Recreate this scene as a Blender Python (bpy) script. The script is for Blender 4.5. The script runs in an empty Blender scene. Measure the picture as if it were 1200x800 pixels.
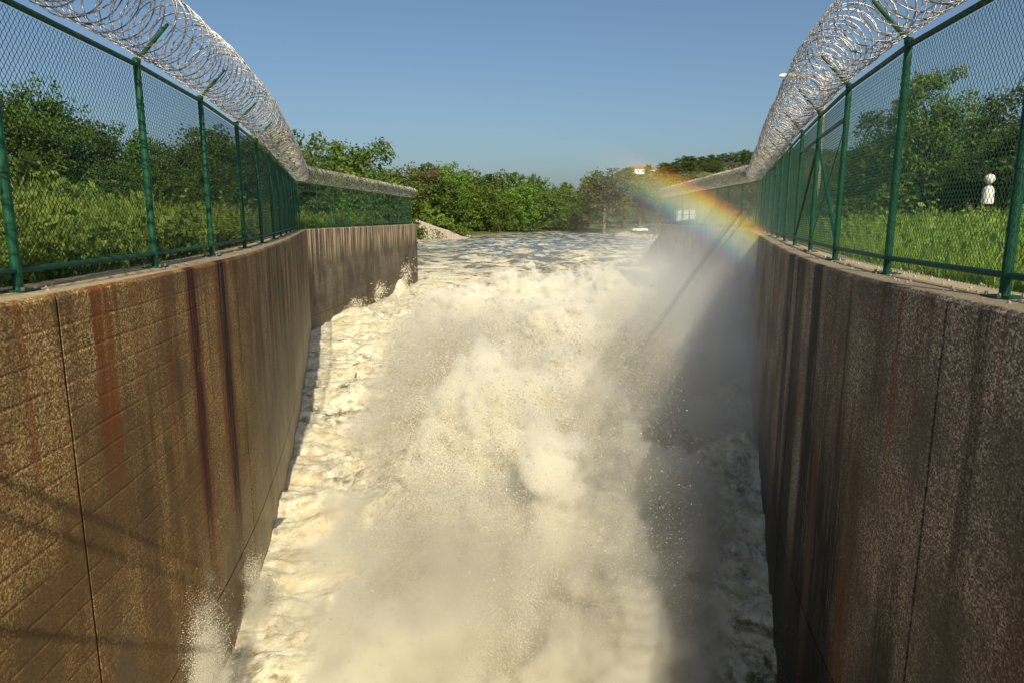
import bpy, bmesh, math, random
import numpy as np
from mathutils import Vector, Matrix, Euler

R = math.radians
random.seed(7)
rng = np.random.default_rng(11)
SC = bpy.context.scene
COL = SC.collection

# ------------------------------------------------------------------ camera, world, sun, exposure
CAM_Z = 0.53
cam_d = bpy.data.cameras.new('camera'); cam = bpy.data.objects.new('camera', cam_d); COL.objects.link(cam)
cam_d.sensor_width = 36; cam_d.lens = 24; cam_d.clip_start = 0.05; cam_d.clip_end = 4000
cam.location = (0, 0, CAM_Z)
cam.rotation_euler = (R(90) - math.atan(145 / 800), 0, 0)
SC.camera = cam

SUN_EL, SUN_AZ = R(36), R(11)            # the sun stands behind the camera, to its right
to_sun = Vector((math.sin(SUN_AZ) * math.cos(SUN_EL), -math.cos(SUN_AZ) * math.cos(SUN_EL), math.sin(SUN_EL)))
world = bpy.data.worlds.new('World'); SC.world = world; world.use_nodes = True
wn = world.node_tree; wn.nodes.clear()
sky = wn.nodes.new('ShaderNodeTexSky'); sky.sky_type = 'NISHITA'; sky.sun_disc = False
sky.sun_elevation = SUN_EL; sky.sun_rotation = math.pi - SUN_AZ
sky.air_density = 1.0; sky.dust_density = 2.9; sky.ozone_density = 7.0; sky.altitude = 200
bg = wn.nodes.new('ShaderNodeBackground'); bg.inputs['Strength'].default_value = 0.097
wo = wn.nodes.new('ShaderNodeOutputWorld')
tint = wn.nodes.new('ShaderNodeMix'); tint.data_type = 'RGBA'; tint.blend_type = 'MULTIPLY'; tint.inputs[0].default_value = 1
tint.inputs[7].default_value = (1.17, 1.07, .91, 1)             # hazy summer air: greyer than clean air
wn.links.new(sky.outputs[0], tint.inputs[6]); wn.links.new(tint.outputs[2], bg.inputs['Color']); wn.links.new(bg.outputs[0], wo.inputs['Surface'])

sun_d = bpy.data.lights.new('sun', 'SUN'); sun_d.energy = 4.8; sun_d.angle = R(0.5); sun_d.color = (1.0, 0.89, 0.66)
sun = bpy.data.objects.new('sun', sun_d); COL.objects.link(sun)
sun.location = (20, -60, 60); sun.rotation_euler = to_sun.to_track_quat('Z', 'Y').to_euler()

SC.view_settings.view_transform = 'Standard'; SC.view_settings.look = 'None'
SC.view_settings.exposure = 0.2; SC.view_settings.gamma = 1.0
SC.view_settings.use_curve_mapping = False
SC.cycles.use_denoising = True; SC.cycles.use_adaptive_sampling = True; SC.cycles.adaptive_threshold = .02
SC.cycles.max_bounces = 12; SC.cycles.diffuse_bounces = 3; SC.cycles.glossy_bounces = 2
SC.cycles.transmission_bounces = 3; SC.cycles.volume_bounces = 10; SC.cycles.transparent_max_bounces = 8
SC.cycles.volume_step_rate = 1.0; SC.cycles.volume_max_steps = 256

# ------------------------------------------------------------------ helpers
def tag(o, label=None, cat=None, group=None, kind=None):
    if label: o['label'] = label
    if cat: o['category'] = cat
    if group: o['group'] = group
    if kind: o['kind'] = kind
    return o

def empty(name, loc=(0, 0, 0), rz=0.0):
    o = bpy.data.objects.new(name, None); COL.objects.link(o)
    o.location = loc; o.rotation_euler = (0, 0, rz); o.empty_display_size = 0.2
    return o

def link(name, mesh, parent=None, loc=(0, 0, 0), rz=0.0, scale=None):
    o = bpy.data.objects.new(name, mesh); COL.objects.link(o)
    o.parent = parent; o.location = loc; o.rotation_euler = (0, 0, rz)
    if scale: o.scale = scale
    return o

def copy_tree(o, parent=None):
    c = o.copy(); COL.objects.link(c); c.parent = parent
    for ch in list(o.children): copy_tree(ch, c)
    return c

def np_mesh(name, V, F, mat=None, smooth=False, attrs=None, uv=None):
    """V (n,3); F (m,3) or (m,4) arrays; attrs: point float attributes; uv: per vertex (n,2)"""
    V = np.asarray(V, np.float32); F = np.asarray(F, np.int32)
    me = bpy.data.meshes.new(name); k = F.shape[1]
    me.vertices.add(len(V)); me.vertices.foreach_set('co', V.ravel())
    me.loops.add(F.size); me.loops.foreach_set('vertex_index', F.ravel())
    me.polygons.add(len(F)); me.polygons.foreach_set('loop_start', np.arange(0, F.size, k, dtype=np.int32))
    if smooth: me.polygons.foreach_set('use_smooth', np.ones(len(F), bool))
    me.update(calc_edges=True)
    if attrs:
        for an, av in attrs.items():
            a = me.attributes.new(an, 'FLOAT', 'POINT'); a.data.foreach_set('value', np.asarray(av, np.float32))
    if uv is not None:
        l = me.uv_layers.new(name='UVMap'); l.data.foreach_set('uv', np.asarray(uv, np.float32)[F.ravel()].ravel())
    if mat: me.materials.append(mat)
    return me

class MB:
    """collects simple shapes into one mesh"""
    def __init__(s): s.v = []; s.f = []
    def add(s, V, F):
        n = len(s.v); s.v += [tuple(p) for p in V]; s.f += [tuple(i + n for i in f) for f in F]; return s
    def box(s, c, d, rz=0.0, rx=0.0):
        m = Matrix.Translation(c) @ Euler((rx, 0, rz)).to_matrix().to_4x4()
        V = [m @ Vector((sx * d[0] / 2, sy * d[1] / 2, sz * d[2] / 2)) for sx in (-1, 1) for sy in (-1, 1) for sz in (-1, 1)]
        return s.add(V, [(0, 1, 3, 2), (4, 6, 7, 5), (0, 4, 5, 1), (2, 3, 7, 6), (0, 2, 6, 4), (1, 5, 7, 3)])
    def tube(s, pts, rad, n=8, cap=True, flat=None):
        pts = [Vector(p) for p in pts]; rs = rad if hasattr(rad, '__len__') else [rad] * len(pts)
        V = []; F = []
        for i, p in enumerate(pts):
            d = (pts[min(i + 1, len(pts) - 1)] - pts[max(i - 1, 0)]).normalized()
            a = Vector((0, 0, 1)) if abs(d.z) < .9 else Vector((1, 0, 0))
            u = d.cross(a).normalized(); w = d.cross(u)
            for k in range(n):
                t = 2 * math.pi * k / n
                V.append(p + (u * math.cos(t) + w * math.sin(t)) * rs[i])
        for i in range(len(pts) - 1):
            for k in range(n):
                F.append((i * n + k, i * n + (k + 1) % n, (i + 1) * n + (k + 1) % n, (i + 1) * n + k))
        if cap: F.append(tuple(range(n))[::-1]); F.append(tuple((len(pts) - 1) * n + k for k in range(n)))
        return s.add(V, F)
    def lathe(s, prof, c=(0, 0, 0), n=16):
        V = []; F = []
        for (r, z) in prof:
            for k in range(n):
                t = 2 * math.pi * k / n; V.append((c[0] + r * math.cos(t), c[1] + r * math.sin(t), c[2] + z))
        for i in range(len(prof) - 1):
            for k in range(n):
                F.append((i * n + k, i * n + (k + 1) % n, (i + 1) * n + (k + 1) % n, (i + 1) * n + k))
        F.append(tuple(range(n))[::-1]); F.append(tuple((len(prof) - 1) * n + k for k in range(n)))
        return s.add(V, F)
    def mesh(s, name, mat, smooth=False):
        me = bpy.data.meshes.new(name); me.from_pydata(s.v, [], s.f)
        b = bmesh.new(); b.from_mesh(me); bmesh.ops.recalc_face_normals(b, faces=b.faces); b.to_mesh(me); b.free(); me.update()
        if smooth: me.polygons.foreach_set('use_smooth', np.ones(len(me.polygons), bool))
        if mat: me.materials.append(mat)
        return me
    def build(s, name, mat, parent=None, loc=(0, 0, 0), rz=0.0, smooth=False):
        return link(name, s.mesh(name, mat, smooth), parent, loc, rz)

# gradient noise in numpy
_P = np.random.default_rng(3).permutation(256); _P = np.concatenate([_P, _P, _P])
_G = np.random.default_rng(4).normal(size=(256, 3)); _G /= np.linalg.norm(_G, axis=1)[:, None]
def perlin(x, y, z=0.0):
    x, y, z = np.broadcast_arrays(np.asarray(x, float), np.asarray(y, float), np.asarray(z, float))
    xi = np.floor(x).astype(int); yi = np.floor(y).astype(int); zi = np.floor(z).astype(int)
    xf = x - xi; yf = y - yi; zf = z - zi
    u = xf ** 3 * (xf * (xf * 6 - 15) + 10); v = yf ** 3 * (yf * (yf * 6 - 15) + 10); w = zf ** 3 * (zf * (zf * 6 - 15) + 10)
    def g(i, j, k):
        h = _P[_P[_P[(xi + i) & 255] + ((yi + j) & 255)] + ((zi + k) & 255)]
        q = _G[h]; return q[..., 0] * (xf - i) + q[..., 1] * (yf - j) + q[..., 2] * (zf - k)
    l = lambda a, b, t: a + t * (b - a)
    return 1.5 * l(l(l(g(0, 0, 0), g(1, 0, 0), u), l(g(0, 1, 0), g(1, 1, 0), u), v),
                   l(l(g(0, 0, 1), g(1, 0, 1), u), l(g(0, 1, 1), g(1, 1, 1), u), v), w)
def fbm(x, y, z=0.0, o=4, lac=2.0, gain=.5):
    s = 0; a = 1.0
    for i in range(o):
        s = s + a * perlin(x * lac ** i + 13.7 * i, y * lac ** i - 7.1 * i, np.asarray(z) * lac ** i); a *= gain
    return s
def sstep(a, b, x):
    t = np.clip((np.asarray(x, float) - a) / (b - a), 0, 1); return t * t * (3 - 2 * t)

# ------------------------------------------------------------------ material helper
class NT:
    def __init__(s, name, tree=None):
        if tree: s.t = tree; return
        s.m = bpy.data.materials.new(name); s.m.use_nodes = True; s.t = s.m.node_tree; s.t.nodes.clear()
        s.out = s.n('ShaderNodeOutputMaterial')
    def n(s, typ, **kw):
        nd = s.t.nodes.new(typ)
        for k, v in kw.items(): setattr(nd, k, v)
        return nd
    def set(s, sock, v):
        if isinstance(v, bpy.types.NodeSocket): s.t.links.new(v, sock)
        elif v is not None:
            if hasattr(sock.default_value, '__len__') and not hasattr(v, '__len__'): v = (v,) * len(sock.default_value)
            if hasattr(v, '__len__') and len(v) == 3 and len(sock.default_value) == 4: v = (*v, 1)
            sock.default_value = v
    def math(s, op, a, b=None, c=None, clamp=False):
        nd = s.n('ShaderNodeMath', operation=op, use_clamp=clamp); s.set(nd.inputs[0], a)
        if b is not None: s.set(nd.inputs[1], b)
        if c is not None: s.set(nd.inputs[2], c)
        return nd.outputs[0]
    def vmath(s, op, a, b=None):
        nd = s.n('ShaderNodeVectorMath', operation=op); s.set(nd.inputs[0], a)
        if b is not None: s.set(nd.inputs[1], b)
        return nd.outputs['Value'] if op in ('LENGTH', 'DOT_PRODUCT', 'DISTANCE') else nd.outputs[0]
    def noise(s, vec, scale, detail=4, rough=.55, lac=2.0, dist=0.0):
        nd = s.n('ShaderNodeTexNoise'); s.set(nd.inputs['Vector'], vec)
        nd.inputs['Scale'].default_value = scale; nd.inputs['Detail'].default_value = detail
        nd.inputs['Roughness'].default_value = rough; nd.inputs['Lacunarity'].default_value = lac; nd.inputs['Distortion'].default_value = dist
        return nd.outputs['Fac']
    def ramp(s, x, lo, hi, a=0.0, b=1.0):
        nd = s.n('ShaderNodeMapRange', interpolation_type='SMOOTHSTEP'); s.set(nd.inputs[0], x)
        nd.inputs[1].default_value = lo; nd.inputs[2].default_value = hi; nd.inputs[3].default_value = a; nd.inputs[4].default_value = b
        return nd.outputs[0]
    def mix(s, f, a, b, blend='MIX'):
        nd = s.n('ShaderNodeMix', data_type='RGBA', blend_type=blend); s.set(nd.inputs[0], f); s.set(nd.inputs[6], a); s.set(nd.inputs[7], b)
        return nd.outputs[2]
    def attr(s, name, out='Fac'):
        return s.n('ShaderNodeAttribute', attribute_name=name).outputs[out]
    def scalev(s, vec, sc):
        return s.vmath('MULTIPLY', vec, sc)
    def bump(s, h, strength=.5, dist=.02, normal=None):
        nd = s.n('ShaderNodeBump'); s.set(nd.inputs['Height'], h); nd.inputs['Strength'].default_value = strength; nd.inputs['Distance'].default_value = dist
        if normal: s.set(nd.inputs['Normal'], normal)
        return nd.outputs[0]
    def principled(s, color, rough=.6, metal=0.0, normal=None, spec=.5, **kw):
        p = s.n('ShaderNodeBsdfPrincipled'); s.set(p.inputs['Base Color'], color); s.set(p.inputs['Roughness'], rough); s.set(p.inputs['Metallic'], metal)
        s.set(p.inputs['Specular IOR Level'], spec)
        if normal: s.set(p.inputs['Normal'], normal)
        for k, v in kw.items(): s.set(p.inputs[k.replace('_', ' ')], v)
        return p.outputs[0]
    def surf(s, sh): s.t.links.new(sh, s.out.inputs['Surface']); return s.m
    def vol(s, sh): s.t.links.new(sh, s.out.inputs['Volume']); return s.m
    def obj(s): return s.n('ShaderNodeTexCoord').outputs['Object']
    def uvc(s): return s.n('ShaderNodeTexCoord').outputs['UV']
    def sep(s, v): return s.n('ShaderNodeSeparateXYZ').outputs, s.t.links.new(v, s.t.nodes[-1].inputs[0])
    def xyz(s, v):
        nd = s.n('ShaderNodeSeparateXYZ'); s.t.links.new(v, nd.inputs[0]); return nd.outputs
    def comb(s, x, y, z=0.0):
        nd = s.n('ShaderNodeCombineXYZ'); s.set(nd.inputs[0], x); s.set(nd.inputs[1], y); s.set(nd.inputs[2], z); return nd.outputs[0]

def plain(name, col, rough=.6, metal=0.0, var=.15, scale=8.0, spec=.5):
    t = NT(name); n = t.noise(t.obj(), scale, 4)
    c = t.mix(t.ramp(n, .3, .7), tuple(x * (1 - var) for x in col), tuple(min(1, x * (1 + var)) for x in col))
    return t.surf(t.principled(c, rough, metal, spec=spec))

# ------------------------------------------------------------------ plan of the place (metres; z = 0 is the top of the channel walls)
FL1 = np.array([(-4, -3.3), (0, -3.4), (2.5, -3.46), (5, -3.58), (7.3, -3.80), (9.6, -4.15), (12, -4.66), (14.5, -5.25), (17.4, -5.98), (22, -7.18), (26, -8.25), (30.5, -9.45)])
FL2 = np.array([(30.5, -9.45), (55.5, -8.0)])
FR1 = np.array([(-4, 3.0), (0, 3.02), (2.5, 3.12), (4.56, 3.29), (6.54, 3.56), (8.66, 4.06), (10.85, 4.70), (13.17, 5.40), (15.54, 6.14), (20, 7.55), (25, 9.1), (30, 10.65)])
FR2 = np.array([(30, 10.65), (56.0, 12.2)])

class Path:
    def __init__(s, pts):
        y = np.array(pts)[:, 0]; x = np.array(pts)[:, 1]
        yy = np.linspace(y[0], y[-1], 1200); xx = np.interp(yy, y, x)
        if len(pts) > 2:
            k = np.ones(61) / 61; xp = np.concatenate([2 * xx[0] - xx[30:0:-1], xx, 2 * xx[-1] - xx[-2:-32:-1]]); xx = np.convolve(xp, k, 'valid')
        s.x, s.y = xx, yy
        s.s = np.concatenate([[0], np.cumsum(np.hypot(np.diff(xx), np.diff(yy)))]); s.len = s.s[-1]
    def at(s, d): return np.interp(d, s.s, s.x), np.interp(d, s.s, s.y)
    def s_of_y(s, y): return np.interp(y, s.y, s.s)
    def nrm(s, d, side):          # unit vector pointing to the channel
        x0, y0 = s.at(np.asarray(d) - .2); x1, y1 = s.at(np.asarray(d) + .2)
        tx, ty = x1 - x0, y1 - y0; l = np.hypot(tx, ty); tx, ty = tx / l, ty / l
        return ty * side, -tx * side
PL1, PL2, PR1, PR2 = Path(FL1), Path(FL2), Path(FR1), Path(FR2)
FACE = 0.36                        # fence line to wall face
def wall_face_x(y, left):
    P1, P2 = (PL1, PL2) if left else (PR1, PR2)
    x = np.where(y <= P1.y[-1], np.interp(y, P1.y, P1.x), np.interp(y, P2.y, P2.x))
    return x + (FACE if left else -FACE)

WATER = -4.6
SHORE = np.array([(-8, 50), (-8.6, 60), (-15, 100), (-22, 150), (-14, 165), (-10, 185), (0, 222), (10, 240), (25, 246), (36, 241), (33, 215), (31, 190), (36, 165), (23, 120), (15, 80), (12.6, 60), (12, 50)], float)
def shore_dist(x, y):
    """signed distance to the river's edge, positive on land"""
    x = np.asarray(x, float); y = np.asarray(y, float); d = np.full(x.shape, 1e9); ins = np.zeros(x.shape, bool)
    for i in range(len(SHORE)):
        ax, ay = SHORE[i]; bx, by = SHORE[(i + 1) % len(SHORE)]
        t = np.clip(((x - ax) * (bx - ax) + (y - ay) * (by - ay)) / ((bx - ax) ** 2 + (by - ay) ** 2), 0, 1)
        d = np.minimum(d, np.hypot(x - ax - t * (bx - ax), y - ay - t * (by - ay)))
        c = ((ay > y) != (by > y)); ins ^= c & (x < (bx - ax) * (y - ay) / (by - ay + 1e-9) + ax)
    return np.where(ins, -d, d)
def ground_z(x, y):
    x = np.asarray(x, float); y = np.asarray(y, float)
    d = shore_dist(x, y)
    far = WATER + np.where(d < 0, np.maximum(d * .25, -3), np.minimum(d * .22, 1.0) + np.clip((d - 8) * .03, 0, 3))
    far = far + 3.6 * np.exp(-(((x + 25.5) / 8.0) ** 2 + ((y - 168) / 17) ** 2)) * sstep(0, 4, d)
    rise = np.where(x > 0, .75 * sstep(5, 22, x) + .9 * sstep(25, 70, x), .35 * sstep(6, 30, -x))
    near = -.16 + rise + .06 * perlin(x * .4, y * .4)
    w = np.where(x > 0, sstep(62, 95, y), sstep(46, 72, y)); w = np.maximum(w, (1 - sstep(0, 3, d)) * (y > 57))
    z = near * (1 - w) + far * w
    hill = 33 * sstep(330, 500, y) * sstep(45, 88, x) * (1 + .25 * perlin(x / 60, y / 60)) + 14 * sstep(130, 210, x) * sstep(350, 500, y)
    return z + hill + .8 * w * perlin(x / 25, y / 25) * sstep(5, 40, d)

# ------------------------------------------------------------------ ground: one sheet with the channel cut into it
def ground_mat():
    t = NT('ground_soil_grass'); o = t.obj()
    n = t.noise(o, .35, 6); n2 = t.noise(o, 6, 5); n3 = t.noise(o, .06, 3)
    g = t.mix(t.ramp(n, .35, .65), (.045, .085, .014), (.10, .14, .025)); g = t.mix(t.ramp(n2, .35, .75), g, (.13, .13, .04))
    dirt = t.mix(t.ramp(n2, .3, .7), (.16, .12, .075), (.30, .24, .16))
    z = t.xyz(o)[2]
    c = t.mix(t.ramp(z, -4.5, -4.1), dirt, g)
    c = t.mix(t.ramp(n3, .58, .66), c, dirt)
    return t.surf(t.principled(c, .95, normal=t.bump(n2, .6, .08), spec=.2))
rows = np.concatenate([np.linspace(-25, 0, 14), np.linspace(1, 60, 90), 60 + 900 * np.linspace(.0, 1, 110)[1:] ** 2.0])
dl = np.concatenate([np.linspace(0, 3, 10), 3 + 640 * np.linspace(0, 1, 70)[1:] ** 2.2])
bed = np.linspace(0, 1, 64)
GV = []
for y in rows:
    yc = min(y, 57); k = max(0, y - 57)
    xl = float(wall_face_x(np.array(max(min(yc, 55.4), -3.9)), True)) - .45; xr = float(wall_face_x(np.array(max(min(yc, 55.9), -3.9)), False)) + .45
    xl -= k * .05; xr += k * .05
    xs = np.concatenate([(xl - dl)[::-1], xl + .02 + (xr - xl - .04) * bed, xr + dl]); ys = np.full(len(xs), y)
    z = ground_z(xs, ys)
    if y < 57: z[len(dl):len(dl) + 64] = -8.5
    GV.append(np.stack([xs, ys, z], 1))
nr, nc = len(rows), len(GV[0]); idx = np.arange(nr * nc).reshape(nr, nc)
GF = np.stack([idx[:-1, :-1], idx[:-1, 1:], idx[1:, 1:], idx[1:, :-1]], -1).reshape(-1, 4)
ground = link('ground', np_mesh('ground', np.concatenate(GV), GF, ground_mat(), True)); tag(ground, 'grassy banks and gravelly shores on both sides of the channel', kind='structure')

# ------------------------------------------------------------------ concrete walls
def concrete(name, left, streaks=(), tone=(.34, .29, .20), wet=.5, drips=.5, pale=0.0, boards=1.0, wetcol=(.075, .055, .028), greyfrom=None):
    t = NT(name); uv = t.uvc(); X = t.xyz(uv); u, v = X[0], X[1]; o = t.obj()
    agg = t.n('ShaderNodeTexVoronoi'); t.set(agg.inputs['Vector'], o); agg.inputs['Scale'].default_value = 78; agg.inputs['Randomness'].default_value = 1
    ac = t.xyz(agg.outputs['Color'])[0]
    fine = t.noise(o, 30, 6, .65); big = t.noise(o, .8, 5, .6); mid = t.noise(o, 4, 5)
    c = t.mix(t.ramp(fine, .3, .7), tuple(x * .55 for x in tone), tuple(x * 1.25 for x in tone))
    c = t.mix(t.ramp(ac, .70, .90, 0, .8), c, tuple(min(.8, x * 2.3 + .06) for x in tone))
    c = t.mix(t.ramp(ac, .08, .48, .75, 0), c, tuple(x * .16 for x in tone))
    # boards of the formwork: each course a shade of its own, a fine ridge between courses
    wob = t.math('MULTIPLY', t.noise(uv, .5, 2), .05); vv = t.math('DIVIDE', t.math('ADD', v, wob), .21)
    wn_ = t.n('ShaderNodeTexWhiteNoise', noise_dimensions='1D'); t.set(wn_.inputs['W'], t.math('FLOOR', vv))
    c = t.mix(t.math('MULTIPLY', wn_.outputs['Value'], .28 * boards), c, tuple(x * .45 for x in tone))
    fr = t.math('FRACT', vv); ridge = t.ramp(t.math('ABSOLUTE', t.math('SUBTRACT', fr, .5)), .40, .5)
    ridge = t.math('MULTIPLY', ridge, t.ramp(mid, .35, .6))
    # large weathering, brown film and damp
    c = t.mix(t.ramp(big, .38, .66, 0, .85), c, tuple(x * .35 for x in tone))
    hv = t.n('ShaderNodeHueSaturation'); t.set(hv.inputs['Color'], c); t.set(hv.inputs['Value'], t.math('ADD', .82, t.math('MULTIPLY', t.n('ShaderNodeObjectInfo').outputs['Random'], .36))); c = hv.outputs[0]
    sv = t.scalev(uv, (2.1, .16, 1)); sn = t.noise(sv, 1.0, 5, .6); sn2 = t.noise(t.scalev(uv, (6.0, .22, 1)), 1.0, 4, .6)
    top = t.ramp(v, -5.2, -.2)
    film = t.math('MULTIPLY', t.ramp(sn, .50, .68), t.ramp(top, .0, 1.0, .35, 1))
    c = t.mix(t.math('MULTIPLY', film, drips), c, (.10, .052, .02))
    rust = t.math('MULTIPLY', t.ramp(sn2, .54, .66), t.ramp(v, -2.4, -.1))
    c = t.mix(t.math('MULTIPLY', rust, drips), c, (.20, .045, .012))
    if pale:
        pl = t.math('MULTIPLY', t.ramp(t.noise(t.scalev(uv, (2.6, .10, 1)), 1.3, 3), .48, .56), t.ramp(t.math('ADD', v, t.math('MULTIPLY', sn2, 1.2)), -1.3, .2))
        c = t.mix(t.math('MULTIPLY', pl, pale), c, (.62, .50, .33))
    wetm = t.ramp(t.math('ADD', v, t.math('MULTIPLY', t.math('SUBTRACT', sn, .5), 5.0)), -4.6, -2.2, 1, 0)
    c = t.mix(t.math('MULTIPLY', wetm, wet), c, wetcol)
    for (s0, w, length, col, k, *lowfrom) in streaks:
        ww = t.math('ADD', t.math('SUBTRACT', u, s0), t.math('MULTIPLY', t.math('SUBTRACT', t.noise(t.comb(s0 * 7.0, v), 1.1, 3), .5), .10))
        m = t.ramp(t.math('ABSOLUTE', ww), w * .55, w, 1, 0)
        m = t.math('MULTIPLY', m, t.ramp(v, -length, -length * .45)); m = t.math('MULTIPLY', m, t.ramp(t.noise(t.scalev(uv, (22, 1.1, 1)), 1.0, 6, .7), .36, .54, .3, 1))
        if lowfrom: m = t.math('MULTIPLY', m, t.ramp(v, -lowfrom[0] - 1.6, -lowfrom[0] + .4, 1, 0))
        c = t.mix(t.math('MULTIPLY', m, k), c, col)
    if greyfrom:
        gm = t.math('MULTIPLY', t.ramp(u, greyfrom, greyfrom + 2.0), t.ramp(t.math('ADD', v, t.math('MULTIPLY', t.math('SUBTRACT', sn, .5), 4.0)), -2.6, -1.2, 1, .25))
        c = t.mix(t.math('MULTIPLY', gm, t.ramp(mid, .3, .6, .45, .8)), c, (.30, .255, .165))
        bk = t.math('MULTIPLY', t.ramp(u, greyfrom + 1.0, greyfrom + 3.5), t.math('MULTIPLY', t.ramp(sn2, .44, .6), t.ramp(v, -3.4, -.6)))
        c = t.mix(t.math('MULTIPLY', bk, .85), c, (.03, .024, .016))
    capm = t.ramp(v, .02, .05)
    c = t.mix(capm, c, t.mix(t.ramp(fine, .3, .7), (.30, .23, .14), (.52, .42, .27)))
    h = t.math('ADD', t.math('MULTIPLY', fine, .5), t.math('ADD', t.math('MULTIPLY', ac, .9), t.math('MULTIPLY', ridge, 1.4 * boards)))
    rough = t.ramp(wetm, 0, 1, .85, .45)
    return t.surf(t.principled(c, rough, normal=t.bump(h, .75, .014), spec=.35))

SL = PL1.s_of_y
lstreaks = [(float(SL(5.35)), .17, 2.0, (.25, .065, .008), .85), (float(SL(5.95)), .16, 1.4, (.22, .08, .02), .45), (float(SL(7.30)), .26, 3.8, (.19, .030, .006), .85), (float(SL(7.30)), .15, 4.4, (.055, .005, .003), 1.0),
            (float(SL(8.42)), .40, 4.2, (.23, .045, .008), .9), (float(SL(8.45)), .20, 5.0, (.008, .003, .002), 1.0), (float(SL(12.2)), .12, 2.2, (.20, .03, .008), .8),
            (float(SL(15.6)), .15, 2.4, (.04, .018, .01), .9), (float(SL(18.2)), .22, 3.0, (.03, .02, .012), .85), (float(SL(20.6)), .2, 1.8, (.24, .06, .015), .7),
            (float(SL(24.5)), .3, 3.4, (.035, .022, .014), .8), (float(SL(3.9)), .2, 1.6, (.22, .06, .012), .7), (float(SL(4.35)), .05, 1.8, (.25, .07, .01), .6), (float(SL(6.55)), .06, 2.6, (.26, .07, .01), .65), (float(SL(7.75)), .05, 2.2, (.26, .065, .01), .7), (float(SL(9.9)), .09, 3.0, (.22, .055, .01), .75), (float(SL(10.8)), .08, 2.0, (.05, .02, .01), .8), (float(SL(13.6)), .14, 2.6, (.025, .018, .01), .85)]
SRt = PR1.s_of_y
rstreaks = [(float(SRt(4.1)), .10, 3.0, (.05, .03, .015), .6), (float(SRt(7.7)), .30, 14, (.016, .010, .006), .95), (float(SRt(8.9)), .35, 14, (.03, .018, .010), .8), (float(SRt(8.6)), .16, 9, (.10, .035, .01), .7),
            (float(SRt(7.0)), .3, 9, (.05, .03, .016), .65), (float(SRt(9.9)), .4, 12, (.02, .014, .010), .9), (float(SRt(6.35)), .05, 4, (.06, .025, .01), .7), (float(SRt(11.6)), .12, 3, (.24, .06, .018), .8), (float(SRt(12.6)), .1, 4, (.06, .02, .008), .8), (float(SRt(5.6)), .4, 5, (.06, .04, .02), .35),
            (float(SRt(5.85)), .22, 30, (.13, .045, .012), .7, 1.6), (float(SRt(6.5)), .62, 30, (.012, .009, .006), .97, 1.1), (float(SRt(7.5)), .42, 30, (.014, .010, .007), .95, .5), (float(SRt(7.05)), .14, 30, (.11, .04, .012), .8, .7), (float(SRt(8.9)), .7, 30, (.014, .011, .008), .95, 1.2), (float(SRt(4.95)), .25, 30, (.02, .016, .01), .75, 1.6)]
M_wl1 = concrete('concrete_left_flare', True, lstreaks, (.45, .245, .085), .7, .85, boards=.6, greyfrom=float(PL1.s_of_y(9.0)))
M_wl2 = concrete('concrete_left_straight', True, [(2 + i * 1.37 + .5 * math.sin(i * 3.1), .10 + .05 * math.sin(i), 1.1 + .7 * math.sin(i * 2.3), (.22, .05, .014), .85) for i in range(16)], (.24, .20, .135), .8, .95, 1.0)
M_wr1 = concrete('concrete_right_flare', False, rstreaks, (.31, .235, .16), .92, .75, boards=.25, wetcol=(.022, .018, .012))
M_wr2 = concrete('concrete_right_straight', False, (), (.34, .31, .26), .55, .4, .5)
M_core = plain('black_joint_sealant', (.016, .013, .011), .95)  # black sealant in the wall joints

def wall_slab(P, side, s0, s1, z0, z1, f0, f1, n, chamfer=0.0):
    """curved slab between arc lengths s0..s1; f0 / f1 distance of its front and back from the fence line towards the channel"""
    ss = np.linspace(s0, s1, n + 1); px, py = P.at(ss); nx, ny = P.nrm(ss, side)
    prof = [(f1, z0), (f0, z0)]
    nz = max(1, int((z1 - z0) / .8))
    prof += [(f0, z0 + (z1 - z0 - chamfer) * k / nz) for k in range(1, nz + 1)]
    if chamfer: prof.append((f0 - chamfer, z1))
    prof += [(f1, z1)]
    m = len(prof); V = []; UV = []
    for i in range(n + 1):
        dist = 0.0
        for j, (f, z) in enumerate(prof):
            V.append((px[i] + nx[i] * f, py[i] + ny[i] * f, z)); UV.append((ss[i], z + max(0, f0 - chamfer * .99 - f) * (j >= m - 2)))
    F = []
    for i in range(n):
        for j in range(m):
            a, b = i * m + j, i * m + (j + 1) % m; c, d = a + m, b + m
            F.append((a, b, d, c) if side > 0 else (a, c, d, b))
    me = bpy.data.meshes.new('wall_panel')
    caps = [tuple(range(m)), tuple(n * m + k for k in range(m))[::-1]]
    if side > 0: caps = [c[::-1] for c in caps]
    me.from_pydata(V, [], F + caps); me.update()
    l = me.uv_layers.new(name='UVMap'); vi = np.empty(len(me.loops), np.int32); me.loops.foreach_get('vertex_index', vi)
    l.data.foreach_set('uv', np.array(UV, np.float32)[vi].ravel())
    return me

LIFT = -3.9; GAP = .015
def build_wall(P, side, joints, mat, label, s_start=0.0):
    x, y = P.at(0); root = empty('retaining_wall', (0, 0, 0)); tag(root, label, 'wall', 'concrete walls of the spillway channel')
    ss = [s_start] + [float(P.s_of_y(j)) for j in joints] + [P.len]
    for a, b in zip(ss[:-1], ss[1:]):
        n = max(2, int((b - a) / .7))
        a1 = a + (GAP if a > s_start else 0.0); b1 = b - (GAP if b < P.len else 0.0)
        for (z0, z1, ch) in ((-8.2, LIFT - .012, 0), (LIFT + .012, 0.0, .025)):
            me = wall_slab(P, side, a1, b1, z0, z1, FACE, -.30, n, ch); me.materials.append(mat); link('wall_panel', me, root)
    me = wall_slab(P, side, s_start + .02, P.len - .02, -8.1, -.02, FACE - .010, -.25, max(3, int(P.len / .8))); me.materials.append(M_core); link('joint_filler', me, root)
    return root
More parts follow.
